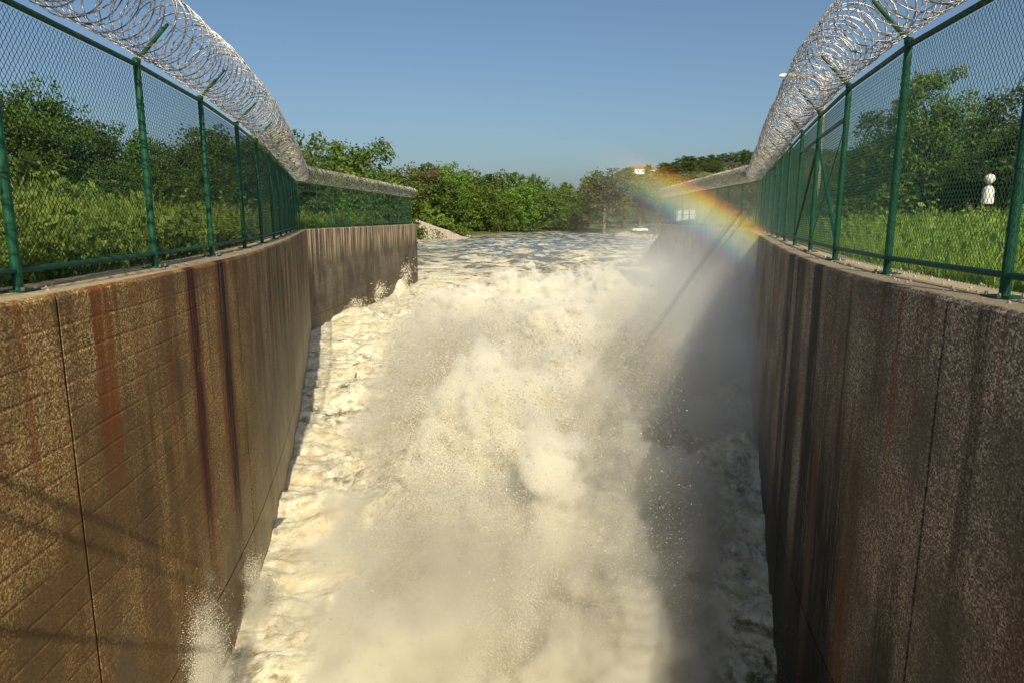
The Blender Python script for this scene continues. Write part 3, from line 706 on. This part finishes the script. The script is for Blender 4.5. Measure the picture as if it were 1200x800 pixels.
# ------------------------------------------------------------------ bridge deck just upstream, from which the picture is taken: unseen, its rails cut to shadow the left wall only
br = empty('bridge', (0, -1.6, -1)); tag(br, 'concrete bridge with parapet and short rails shaped to shadow the left wall, closing the upstream end of the channel', 'bridge')
M_plainconc = plain('bridge_concrete', (.34, .31, .26), .9)
MB().box((0, -1.2, -.25), (5.6, 2.0, .5)).build('deck', M_plainconc, br)
for z in (2.45, 3.25, 3.5): MB().tube([(-2.8, .8, z), (-1.7, .8, z)], .03, 8).build('shadow_rail', M_green, br)  # rails stop short so their shadow lines miss the water
MB().box((0, .8, .3), (5.7, .2, .6)).build('parapet', M_plainconc, br)
for i in range(2): MB().tube([(-2.75 + i * .3, .8, .6), (-2.75 + i * .3, .8, 3.5)], .035, 8).build('shadow_rail_post', M_green, br)

# ------------------------------------------------------------------ vegetation
def leaf_mat(name, a, b, c, trans=.25):
    t = NT(name); o = t.obj(); rnd = t.n('ShaderNodeObjectInfo').outputs['Random']
    n = t.noise(o, .55, 3); n2 = t.noise(o, 3.5, 3, .7); f = t.attr('tone')
    col = t.mix(t.ramp(n, .35, .65), a, b); col = t.mix(t.math('MULTIPLY', f, .8), col, c)
    hs = t.n('ShaderNodeHueSaturation'); t.set(hs.inputs['Color'], col); t.set(hs.inputs['Value'], t.math('ADD', .75, t.math('MULTIPLY', rnd, .5)))
    t.set(hs.inputs['Hue'], t.math('ADD', .485, t.math('MULTIPLY', rnd, .03)))
    p = t.principled(hs.outputs[0], .55, spec=.3)
    tr = t.n('ShaderNodeBsdfTranslucent'); t.set(tr.inputs['Color'], hs.outputs[0])
    mx = t.n('ShaderNodeMixShader'); mx.inputs[0].default_value = trans; t.t.links.new(p, mx.inputs[1]); t.t.links.new(tr.outputs[0], mx.inputs[2])
    return t.surf(mx.outputs[0])
LM_mid = leaf_mat('foliage_mid_green', (.055, .125, .014), (.10, .185, .022), (.18, .25, .035), .32)
LM_dark = leaf_mat('foliage_dark_green', (.036, .082, .012), (.065, .125, .017), (.13, .18, .026), .32)
LM_fardark = leaf_mat('foliage_hill_scrub', (.04, .06, .018), (.07, .085, .028), (.12, .11, .05))
LM_lime = leaf_mat('foliage_lime_green', (.08, .17, .018), (.13, .22, .025), (.20, .27, .04))
LM_olive = leaf_mat('foliage_olive_brown', (.07, .075, .025), (.11, .105, .035), (.16, .14, .06))
M_bark = plain('bark', (.11, .085, .06), .95, 0, .3, 5)
M_palebark = plain('pale_bark', (.24, .19, .13), .95, 0, .3, 5)

def leaves(r, centres, radii, per, size, droop=0.0):
    n = len(centres) * per
    ci = np.repeat(np.arange(len(centres)), per)
    d = r.normal(size=(n, 3)); d /= np.linalg.norm(d, axis=1)[:, None]
    rr = np.cbrt(.25 + .75 * r.random(n)) * (1 + .25 * r.normal(size=n))
    P = np.array(centres)[ci] + d * (np.array(radii)[ci] * rr)[:, None] * np.array([1, 1, .72])
    nrm = d * .8 + r.normal(size=(n, 3)) * .8 + np.array([0, 0, .5]); nrm /= np.linalg.norm(nrm, axis=1)[:, None]
    a = np.cross(nrm, r.normal(size=(n, 3))); a /= np.linalg.norm(a, axis=1)[:, None]; a[:, 2] -= droop; b = np.cross(nrm, a)
    s = size * (.6 + .8 * r.random(n))[:, None]
    V = np.stack([P - a * s, P + b * s * .5, P + a * s, P - b * s * .5], 1).reshape(-1, 3)
    F = np.arange(n * 4).reshape(-1, 4)
    tone = np.repeat(r.random(len(centres))[ci] * .6 + .4 * r.random(n), 4)
    return V, F, tone

def tree_meshes(seed, H, W, ncl, per, size, lm, bark, crown_lo=.22, open_=0.0, shape='round', limbs=9):
    """unit variant: trunk mesh and crown mesh of a tree H high and W wide"""
    r = np.random.default_rng(seed); tr = MB(); cen = []; rad = []
    lean = r.normal(0, .04, 2) * H
    top = np.array([lean[0], lean[1], H * .72])
    tp = [(0, 0, -.6), (lean[0] * .2, lean[1] * .2, H * .2), (lean[0] * .6, lean[1] * .6, H * .45), tuple(top)]
    tr.tube(tp, [H * .028, H * .021, H * .014, H * .005], 8)
    ends = []
    for i in range(limbs):
        f = .25 + .55 * i / limbs + r.random() * .06; a = i * 2.4 + r.random() * .8
        p0 = np.array([lean[0] * f * 1.2, lean[1] * f * 1.2, H * f * .9]); L = W * .5 * (.65 + .4 * r.random()) * (1.05 - .5 * f)
        p1 = p0 + np.array([math.cos(a) * L * .5, math.sin(a) * L * .5, H * .07]); p2 = p0 + np.array([math.cos(a) * L, math.sin(a) * L, H * (.13 + .1 * r.random())])
        tr.tube([tuple(p0), tuple(p1), tuple(p2)], [H * .010, H * .007, H * .003], 5); ends.append(p2); ends.append((p1 + p2) / 2)
    for e in ends: cen.append(e); rad.append(W * .13 * (.7 + .6 * r.random()))
    while len(cen) < ncl:
        d = r.normal(size=3); d /= np.linalg.norm(d); q = r.random() ** .4
        z0 = crown_lo * H + (H - crown_lo * H) * .5; hz = (H - crown_lo * H) * .5
        prof = 1.0 if shape == 'round' else (1.05 - .5 * (d[2] * .5 + .5))
        c = np.array([d[0] * W * .5 * q * prof, d[1] * W * .5 * q * prof, z0 + d[2] * hz * q])
        if perlin(c[0] / W * 3 + seed, c[1] / W * 3, c[2] / H * 3) < -.18 + open_: 
            if r.random() < .8: continue
        cen.append(c); rad.append(W * (.07 + .09 * r.random()))
    V, F, tone = leaves(r, cen, rad, per, size)
    cm = np_mesh('crown', V, F, lm, False, {'tone': tone})
    tm = tr.mesh('trunk', bark, True)
    return tm, cm
class Kind:
    def __init__(s, name, var): s.name = name; s.var = var; s.i = 0
    def place(s, x, y, h, label, group=None, cat='tree', sc=None, base_h=None):
        tm, cm, H = s.var[s.i % len(s.var)]; s.i += 1
        k = h / H; z = float(ground_z(np.array(x), np.array(y)))
        root = empty(s.name, (x, y, z - .1), random.random() * 6.28); root.scale = (k * (sc or 1), k * (sc or 1), k)
        link('trunk', tm, root); link('crown', cm, root)
        return tag(root, label, cat, group)
def variants(n, seed, H, W, *a, **k): return [(*tree_meshes(seed + i, H, W * (.85 + .1 * i), *a, **k), H) for i in range(n)]
K_far = Kind('broadleaf_tree', variants(4, 20, 18, 13, 95, 46, .40, LM_mid, M_bark, .0))
K_fard = Kind('broadleaf_tree', variants(3, 40, 18, 13, 90, 44, .42, LM_dark, M_bark, .02))
K_olive = Kind('willow_tree', variants(2, 60, 19, 17, 110, 50, .34, LM_olive, M_palebark, .10, open_=.1, limbs=16))
K_near = Kind('broadleaf_tree', variants(3, 80, 10, 8.5, 90, 110, .15, LM_dark, M_bark, .08, open_=.05))
K_nearm = Kind('broadleaf_tree', variants(3, 90, 10, 8.0, 80, 110, .15, LM_mid, M_bark, .12, open_=.12))
K_open = Kind('broadleaf_tree', variants(2, 110, 16, 13, 60, 90, .27, LM_dark, M_bark, .42, open_=.22, limbs=14))

def XH(u, vtop, D):
    """lateral place and height above the water-side ground of something seen at bearing u with its top at vtop, D metres out"""
    return (u - 600) * D / 800 * .985, .53 + (255 - vtop) * D / 800
def plant(K, u, vtop, D, label, group=None, sc=None):
    X, zt = XH(u, vtop, D); g = float(ground_z(np.array(X), np.array(float(D))))
    return K.place(X, D, max(1.5, zt - g), label, group, sc=sc)

# single trees one can pick out
plant(K_open, 418, 160, 86, 'tall spreading dark tree rising over the far left fence', sc=1.0)
plant(K_open, 352, 150, 78, 'open-crowned tree with ragged branches just behind the fence corner', sc=.8)
plant(K_olive, 708, 199, 226, 'olive-brown willow standing at the water edge before the tree line')
plant(K_olive, 497, 192, 196, 'brownish half-bare tree over the end of the far left fence', sc=.85)
plant(K_nearm, 1083, 86, 34, 'tall light-green tree behind the grass field, leaning over the braced fence', sc=.8)
plant(K_near, 1200, 100, 27, 'dark tree at the right edge of the grass field', sc=1.1)
plant(K_near, 38, 100, 33, 'dark bushy tree with ragged top behind the nearest left fence panel', sc=1.05)
# belts of trees
G = 'dense trees of the far river bank'
for i in range(15):
    u = 530 + i * 14.2 + rng.uniform(-5, 5); D = np.interp(u, [512, 560, 600, 640, 690, 730], [178, 207, 226, 245, 249, 250]) + rng.uniform(0, 3)
    if 685 < u < 728: continue
    plant(K_far if i % 4 else K_fard, u, np.interp(u, [500, 560, 640, 700, 740], [214, 216, 222, 224, 226]) + rng.uniform(-6, 8), D, 'mid-green tree in front row of the far bank', G, sc=1.15)
for i in range(14):
    u = 500 + i * 19 + rng.uniform(-6, 6); D = np.interp(u, [500, 560, 620, 760], [210, 240, 275, 290]) + rng.uniform(0, 12)
    plant(K_fard if i % 3 == 0 else K_far, u, np.interp(u, [500, 540, 600, 640, 700, 760], [190, 198, 203, 213, 208, 216]) + rng.uniform(-5, 7), D, 'taller tree in back row of the far bank', 'back row of trees on the far river bank', sc=1.05)
plant(K_fard, 627, 203, 268, 'small round treetop standing up alone from the far tree line', sc=.42)
G = 'trees behind the far left fence'
for (u, v, D) in ((375, 192, 70), (400, 198, 82), (440, 200, 95), (462, 202, 105), (476, 196, 196), (455, 218, 90), (425, 215, 75), (385, 212, 66), (508, 200, 200), (525, 196, 206)):
    plant(K_far, u, v + rng.uniform(-2, 2), D, 'green tree behind the far left fence', G, sc=1.15)
G = 'dark trees behind the left weeds'
for (u, v, D) in ((110, 158, 40), (160, 152, 44), (205, 168, 48), (235, 160, 52), (268, 148, 55), (300, 156, 60), (330, 162, 62), (85, 128, 38), (130, 185, 34), (5, 118, 30), (-40, 110, 32), (185, 185, 38), (250, 185, 44), (290, 190, 48), (345, 178, 58)):
    plant(K_near, u, v + rng.uniform(-3, 3), D, 'dark tree in the thicket behind the left weeds', G, sc=1.05)
G = 'trees at the back of the grass field'
for (u, v, D) in ((1010, 182, 60), (1035, 172, 52), (1060, 160, 46), (1125, 150, 38), (1160, 140, 34), (985, 188, 72), (1140, 165, 31), (1105, 180, 34), (1185, 150, 29), (1235, 120, 28), (1045, 128, 42), (1000, 168, 55), (1110, 130, 36), (1022, 200, 48), (965, 196, 80)):
    plant(K_near if v < 170 else K_nearm, u, v + rng.uniform(-3, 3), D, 'tree at the back of the grass field', G, sc=1.0)
G = 'trees on the far hill'
for i in range(20):
    x = 98 + 78 * i / 19 + rng.uniform(-2.5, 2.5); y = rng.uniform(425, 500)
    K_fard.place(x, y, rng.uniform(7, 12), 'small hazy tree on the far hill', G, sc=1.9)
n = 60000; x = rng.uniform(60, 260, n); y = rng.uniform(345, 540, n); kk = fbm(x * .05, y * .05, .5, 3) > -.12; x, y = x[kk], y[kk]; n = len(x)
d = rng.normal(size=(n, 3)); d /= np.linalg.norm(d, axis=1)[:, None]; e = np.cross(d, rng.normal(size=(n, 3))); e /= np.linalg.norm(e, axis=1)[:, None]
q = np.stack([x, y, ground_z(x, y) + rng.random(n) * (1.2 + 2.2 * np.clip(fbm(x * .11, y * .11, 4.0, 3) + .4, 0, 1))], 1); s_ = rng.uniform(.35, .8, n)[:, None]
hs = link('scrub', np_mesh('scrub', np.stack([q - d * s_, q + e * s_ * .6, q + d * s_, q - e * s_ * .6], 1).reshape(-1, 3), np.arange(n * 4).reshape(-1, 4), LM_fardark, False, {'tone': np.repeat(rng.random(n), 4)}))
tag(hs, 'dark olive scrub covering the far hill', kind='stuff')
for (u, v, D) in ((750, 226, 262), (772, 228, 256), (795, 224, 250), (822, 220, 240), (850, 216, 250), (880, 214, 240), (735, 214, 285), (765, 215, 300)):
    plant(K_olive, u, v, D, 'olive tree behind the parked cars', 'olive trees behind the parked cars', sc=.9)
for (x, y, h) in ((78.5, 462, 9), (88.5, 462, 5), (91.5, 470, 7)): K_far.place(x, y, h, 'green tree beside the houses on the far hill', 'trees beside the hill houses')
# bushes
def bush_meshes(seed, lm):
    r = np.random.default_rng(seed); cen = []; rad = []; st = MB()
    for i in range(26):
        a = r.random() * 6.28; q = r.random() ** .6; c = np.array([math.cos(a) * q, math.sin(a) * q, .25 + .85 * r.random() * (1 - .5 * q)]); cen.append(c); rad.append(.22 + .16 * r.random())
        if i % 4 == 0: st.tube([(0, 0, -.1), tuple(c * .5), tuple(c)], [.03, .02, .008], 5)
    V, F, tone = leaves(r, cen, rad, 60, .085)
    return st.mesh('stem', M_bark, True), np_mesh('foliage', V, F, lm, False, {'tone': tone})
BUSH = [bush_meshes(200 + i, lm) for i, lm in enumerate((LM_mid, LM_lime, LM_dark, LM_mid))]
def bush(x, y, h, i, label, group):
    z = float(ground_z(np.array(x), np.array(y))); root = empty('bush', (x, y, z - .05), random.random() * 6.28); root.scale = (h * .9, h * .9, h * .8)
    link('stem', BUSH[i][0], root); link('foliage', BUSH[i][1], root); return tag(root, label, 'bush', group)
for i in range(20):
    y = 13 + i * 1.6 + rng.uniform(-.5, .5); x = -8.5 - .36 * y + rng.uniform(-4, 1)
    bush(x, y, rng.uniform(1.6, 2.8), (0, 2, 2)[i % 3], 'leafy bush behind the left weeds', 'bushes behind the left weeds')
for i in range(14):
    x = 8 + i * 2.6 + rng.uniform(-.6, .6); y = 33 - i * .7 + rng.uniform(-1.5, 1.5)
    bush(x + 6, y, rng.uniform(1.4, 2.6), (2, 0, 2)[i % 3], 'dark bush at the back of the grass field', 'bushes at the back of the grass field')
for (x, y, h, l) in ((-18.5, 178, 4.2, 'small lime-green bush on top of the gravel bank slope'), (-13.4, 178, 3.0, 'lime-green bush at the foot of the gravel bank by the water'), (-24.8, 186, 7.5, 'large yellow-green bush at the end of the far left fence')):
    bush(x, y, h, 1, l, 'lime-green bushes by the gravel bank')

# weeds and grass: blades and leaves nobody could count
def blades(name, n, xf, ylo, yhi, hlo, hhi, wid, mat, label, leafy=0.0):
    y = ylo * np.exp(rng.random(n) * math.log(yhi / ylo)); x = xf(y, rng.random(n) ** 1.5)
    z = ground_z(x, y) - .02
    h = (hlo + (hhi - hlo) * rng.random(n)) * (.35 + .95 * np.clip(fbm(x * .9, y * .9, 1.0, 4) + .5, 0, 1.3)); a = rng.random(n) * 6.283
    w = wid * (.6 + .8 * rng.random(n)) * (1 + y / 40); lean = h * rng.uniform(.1, .55, n); la = rng.random(n) * 6.283
    ca, sa = np.cos(a), np.sin(a); lx, ly = np.cos(la) * lean, np.sin(la) * lean
    P = np.stack([x, y, z], 1); W = np.stack([ca * w, sa * w, 0 * w], 1)
    M = P + np.stack([lx * .35, ly * .35, h * .62], 1); T = P + np.stack([lx, ly, h], 1)
    V = np.stack([P - W * .6, P + W * .6, M - W * .5, M + W * .5, T], 1).reshape(-1, 3); b = np.arange(n)[:, None] * 5
    F = np.concatenate([b + np.array([[0, 1, 3]]), b + np.array([[0, 3, 2]]), b + np.array([[2, 3, 4]])])
    tone = np.repeat(rng.random(n) * .7 + .2, 5)
    if leafy:
        m = int(n * leafy); j = rng.integers(0, n, m); q = P[j] + np.stack([lx[j], ly[j], h[j]], 1) * (.25 + .75 * rng.random(m))[:, None] + rng.normal(0, .05, (m, 3))
        s = (.022 + .030 * rng.random(m))[:, None] * (1 + q[:, 1:2] / 25); d = rng.normal(size=(m, 3)); d /= np.linalg.norm(d, axis=1)[:, None]; e = np.cross(d, rng.normal(size=(m, 3))); e /= np.linalg.norm(e, axis=1)[:, None]
        k = len(V); V = np.concatenate([V, np.stack([q - d * s, q + e * s * .55, q + d * s, q - e * s * .55], 1).reshape(-1, 3)])
        b = k + np.arange(m)[:, None] * 4; F = np.concatenate([F, b + np.array([[0, 1, 2]]), b + np.array([[0, 2, 3]])]); tone = np.concatenate([tone, np.repeat(rng.random(m), 4)])
    o = link(name, np_mesh(name, V, F, mat, False, {'tone': tone})); return tag(o, label, kind='stuff')
LM_weed = leaf_mat('weed_green', (.10, .19, .018), (.15, .25, .026), (.26, .32, .06), .35)
LM_grass = leaf_mat('grass_green', (.13, .25, .016), (.18, .31, .026), (.30, .38, .06), .35)
LM_tall = leaf_mat('tall_grass_green', (.12, .20, .022), (.17, .25, .035), (.27, .31, .07), .35)
LM_dry = leaf_mat('dry_grass', (.22, .17, .07), (.28, .22, .10), (.36, .30, .15), .2)
pathL = lambda y: np.where(y < 30.5, np.interp(y, PL1.y, PL1.x), np.interp(y, PL2.y, PL2.x))
pathR = lambda y: np.where(y < 30.0, np.interp(y, PR1.y, PR1.x), np.interp(y, PR2.y, PR2.x))
blades('weeds', 45000, lambda y, q: pathL(y) - .45 - q * (2.5 + y * .55), 2.5, 48, .45, .95, .012, LM_weed, 'tall leafy weeds growing thick behind the left fence', 2.3)
blades('grass', 90000, lambda y, q: pathR(y) + .5 + q * (3 + y * 1.1), 2.5, 44, .16, .42, .010, LM_grass, 'lush bright green grass of the field behind the right fence')
blades('weeds', 9000, lambda y, q: pathR(y) + 1.2 + q * (4 + y * 1.2), 3.5, 44, .3, .75, .010, LM_weed, 'rough leafy weeds scattered through the grass of the right field', 1.6)
blades('tall_grass', 16000, lambda y, q: pathL(y) - .5 - q * (2 + y * .5), 2.5, 44, .55, .95, .007, LM_tall, 'tall yellow-green grass stalks among the left weeds')
blades('dry_grass', 5000, lambda y, q: pathR(y) + .42 + q * .5, 2.5, 30, .05, .16, .008, LM_dry, 'short dry grass along the top of the right wall')
blades('dry_grass', 5000, lambda y, q: pathL(y) - .40 - q * .4, 2.5, 30, .06, .25, .008, LM_dry, 'short dry grass along the top of the left wall')

# ------------------------------------------------------------------ gravel bank, stones
M_stone = NT('riprap_stone'); _o = M_stone.obj(); _r = M_stone.n('ShaderNodeTexVoronoi'); M_stone.set(_r.inputs['Vector'], _o); _r.inputs['Scale'].default_value = 1.5
M_stone = M_stone.surf(M_stone.principled(M_stone.mix(M_stone.xyz(_r.outputs['Color'])[0], (.34, .27, .21), (.50, .46, .41)), .9))
n = 9000; x = rng.uniform(-38, -11, n); y = rng.uniform(140, 185, n); d = shore_dist(x, y); g = ground_z(x, y); k = (d > -1) & (d < 15) & (g > WATER - .3)
gr = gn_beads('gravel', np.stack([x, y, g], 1)[k], rng.uniform(.10, .27, n)[k], M_stone, 1); tag(gr, 'pale stones of the gravel bank beyond the end of the left wall', kind='stuff')
n = 2600; x = rng.uniform(30, 52, n); y = rng.uniform(160, 220, n); d = shore_dist(x, y); k = (d > -.5) & (d < 3)
gr = gn_beads('gravel', np.stack([x, y, ground_z(x, y)], 1)[k], rng.uniform(.12, .3, n)[k], M_stone, 1); tag(gr, 'pale stones along the shore below the parked cars', kind='stuff')
n = 420; s = rng.uniform(3, 22, n); q = rng.random(n) < .35
xa, ya = PR1.at(s); na, nb = PR1.nrm(s, -1); off = rng.uniform(-.32, .20, n)
gr = gn_beads('gravel', np.stack([xa + na * off, ya + nb * off, np.full(n, .004)], 1), rng.uniform(.004, .017, n) * np.where(rng.random(n) < .1, 1.6, 1), M_stone, 1); tag(gr, 'small pale pebbles scattered on top of the right wall', kind='stuff')
xa, ya = PL1.at(s); na, nb = PL1.nrm(s, 1)
gr = gn_beads('gravel', np.stack([xa + na * off, ya + nb * off, np.full(n, .004)], 1)[:90], rng.uniform(.005, .016, 90), M_stone, 1); tag(gr, 'small pale pebbles scattered on top of the left wall', kind='stuff')

# ------------------------------------------------------------------ small things
M_whitep = plain('white_paint', (.78, .76, .70), .5, 0, .06)
M_neck = plain('rusty_neck', (.25, .08, .03), .8)
M_darkp = plain('dark_trim', (.03, .03, .03), .6)
M_glass = NT('window_glass'); M_glass = M_glass.surf(M_glass.principled((.03, .04, .05), .08, spec=.8))
# white bottle-shaped marker on a dark stake in the hedge
X, Y = 13.3, 19.5; gz = float(ground_z(np.array(X), np.array(Y)))
mk = empty('marker_post', (X, Y, gz)); tag(mk, 'white bottle-shaped marker with a ball top on a stake before the dark hedge', 'marker')
zb = .90 - gz
MB().tube([(0, 0, -.3), (0, 0, zb + .02)], .03, 8).build('stake', M_darkp, mk)
MB().lathe([(.145, zb), (.15, zb + .03), (.15, zb + .25), (.125, zb + .42), (.07, zb + .49)], n=18).build('body', M_whitep, mk, smooth=False)
MB().lathe([(.05, zb + .48), (.045, zb + .57)], n=12).build('neck', M_neck, mk)
MB().lathe([(.04, zb + .55), (.10, zb + .58), (.135, zb + .67), (.12, zb + .75), (.07, zb + .80), (.01, zb + .82)], n=18).build('ball_top', M_whitep, mk, smooth=True)
# street lamp whose arm shows over the razor wire
X, Y = 17.5, 40.0; gz = float(ground_z(np.array(X), np.array(Y)))
lp = empty('street_lamp', (X, Y, gz)); tag(lp, 'pale street lamp whose arm sticks out over the right razor wire', 'street lamp')
M_pole = plain('weathered_pole', (.40, .35, .27), .8)
MB().tube([(0, 0, -.3), (0, 0, 8.3 - gz)], [.12, .075], 10).build('pole', M_pole, lp)
MB().tube([(0, 0, 8.1 - gz), (-1.1, 0, 8.28 - gz), (-1.8, 0, 8.3 - gz)], .05, 8).build('arm', M_pole, lp)
MB().tube([(-1.7, 0, 8.3 - gz), (-1.9, 0, 8.3 - gz), (-2.5, 0, 8.28 - gz), (-2.65, 0, 8.27 - gz)], [.05, .12, .11, .04], 10).build('lamp_head', M_whitep, lp)
# pipe barrier in the field
X, Y = 17.2, 33.0; gz = float(ground_z(np.array(X), np.array(Y)))
pb = empty('pipe_barrier', (X, Y, gz)); tag(pb, 'low pale pipe barrier at the back of the grass field', 'barrier')
for dx in (0, 1.6, 3.2, 4.8): MB().tube([(dx, dx * .1, -.2), (dx, dx * .1, .75)], .05, 8).build('post', M_pole, pb)
MB().tube([(0, 0, .6), (4.8, .48, .6)], .035, 8).build('rail', M_pole, pb)
# white hut with barred windows behind the far right fence
X, Y = 17.3, 69.0; gz = float(ground_z(np.array(X), np.array(Y)))
ht = empty('hut', (X, Y, gz)); tag(ht, 'small white hut with dark window bars behind the far right fence', 'hut')
MB().box((0, .6, .75 - gz), (1.9, 1.2, 1.05)).build('wall', M_whitep, ht)
MB().box((0, .6, .10 - gz * .5 + .0), (2.0, 1.3, abs(gz) + .25)).build('plinth', M_plainconc, ht)
MB().box((0, .6, 1.31 - gz), (2.15, 1.5, .07)).build('roof', M_darkp, ht)
for dx in (-.62, 0, .62):
    f = MB().box((dx, -.012, .80 - gz), (.50, .03, .66)).build('window', M_whitep, ht)
    mb = MB(); [mb.box((dx + q * .27, -.034, .80 - gz), (.05, .04, .78)) for q in (-1, 1)]; mb.box((dx, -.034, .80 - gz), (.49, .038, .05)); mb.build('frame', M_darkp, f)
# parked cars on the right shore
def car(x, y, rz, paint, label, tall=0.0):
    z = float(ground_z(np.array(x), np.array(y))); c = empty('parked_car', (x, y, z + .02), rz); tag(c, label, 'car', 'cars parked on the right shore')
    H = 1.45 + tall
    prof = [(-2.2, .35), (2.2, .35), (2.25, .62), (2.1, .85), (1.15, .95), (-1.9 - tall * .4, 1.0), (-2.25, .8)]
    b = MB(); n = len(prof); b.add([(px, s * .86, pz) for s in (-1, 1) for px, pz in prof], [tuple(range(n)), tuple(range(n, 2 * n))[::-1]] + [(i, i + n, (i + 1) % n + n, (i + 1) % n) for i in range(n)]); b.build('body', paint, c)
    cab = [(1.1, .95), (.45, H - .04), (-1.2 - tall, H), (-1.85 - tall * .5, 1.0)]; n = 4
    g = MB(); g.add([(px, s * (.80 if i in (0, 3) else .68), pz) for s in (-1, 1) for i, (px, pz) in enumerate(cab)], [tuple(range(n)), tuple(range(n, 2 * n))[::-1]] + [(i, i + n, (i + 1) % n + n, (i + 1) % n) for i in range(n)]); g.build('window', M_glass, c)
    MB().box((-.40 - tall * .5, 0, H + .02), (1.7 + tall, 1.38, .05)).build('roof', paint, c)
    for px in (-1.35, 1.4):
        for s in (-1, 1):
            w = MB().tube([(px, s * .70, .33), (px, s * .89, .33)], .33, 14).build('wheel', M_darkp, c); MB().tube([(px, s * .885, .33), (px, s * .90, .33)], .18, 10).build('rim', M_pole, w)
    for s in (-1, 1): MB().box((2.2, s * .62, .70), (.08, .32, .14)).build('headlight', M_whitep, c)
M_cw = NT('white_car_paint'); M_cw = M_cw.surf(M_cw.principled((.75, .75, .74), .25, spec=.6)); M_cd = NT('dark_car_paint'); M_cd = M_cd.surf(M_cd.principled((.05, .06, .075), .25, spec=.6))
car(36.9, 200, R(188), M_cw, 'white car nearest the water, leftmost of the three parked on the shore')
car(41.0, 204, R(205), M_cd, 'dark grey car parked between the two white ones', .3)
car(45.2, 206, R(170), M_cw, 'white car parked closest to the far wall end', .3)
# houses on the hill
def house(x, y, w, d, h, rz, label, roofc):
    z = float(ground_z(np.array(x), np.array(y))); o = empty('house', (x, y, z - .3), rz); tag(o, label, 'house', 'houses on the far hill')
    MB().box((0, 0, h / 2), (w, d, h)).build('wall', M_whitep, o)
    V = [(-w / 2 - .4, -d / 2 - .4, h + .005), (w / 2 + .4, -d / 2 - .4, h + .005), (w / 2 + .4, d / 2 + .4, h + .005), (-w / 2 - .4, d / 2 + .4, h + .005), (-w / 2 - .4, 0, h + 2.2), (w / 2 + .4, 0, h + 2.2)]
    MB().add(V, [(0, 1, 5, 4), (2, 3, 4, 5), (0, 4, 3), (1, 2, 5), (3, 2, 1, 0)]).build('roof', roofc, o)
    for i in range(3):
        f = MB().box((-w / 2 + w * (i + .5) / 3, -d / 2 - .03, h * .55), (w * .16, .08, h * .4)).build('window', M_whitep, o)
        MB().box((-w / 2 + w * (i + .5) / 3, -d / 2 - .075, h * .55), (w * .12, .03, h * .32)).build('pane', M_glass, f)
M_roof = plain('brown_roof', (.25, .14, .09), .9)
house(84, 472, 9, 7, 3.2, .1, 'white house low on the hill slope beside a round tree', M_roof)
house(96, 490, 7, 6, 2.8, -.1, 'white house higher on the hill, right of the other', M_roof)

# ------------------------------------------------------------------ belts of like things: each label says which one, counted from the left of the view
ORD = 'first second third fourth fifth sixth seventh eighth ninth tenth eleventh twelfth thirteenth fourteenth fifteenth sixteenth seventeenth eighteenth nineteenth twentieth'.split()
by = {}
for o in list(COL.objects):
    if o.parent is None and o.get('group') and o.get('label'): by.setdefault((o['group'], o['label']), []).append(o)
for (g, l), os_ in by.items():
    if 1 < len(os_) <= 20:
        os_.sort(key=lambda o: o.location.x / max(o.location.y, .1))
        for i, o in enumerate(os_): o['label'] = l + ', ' + ORD[i] + ' from the left'
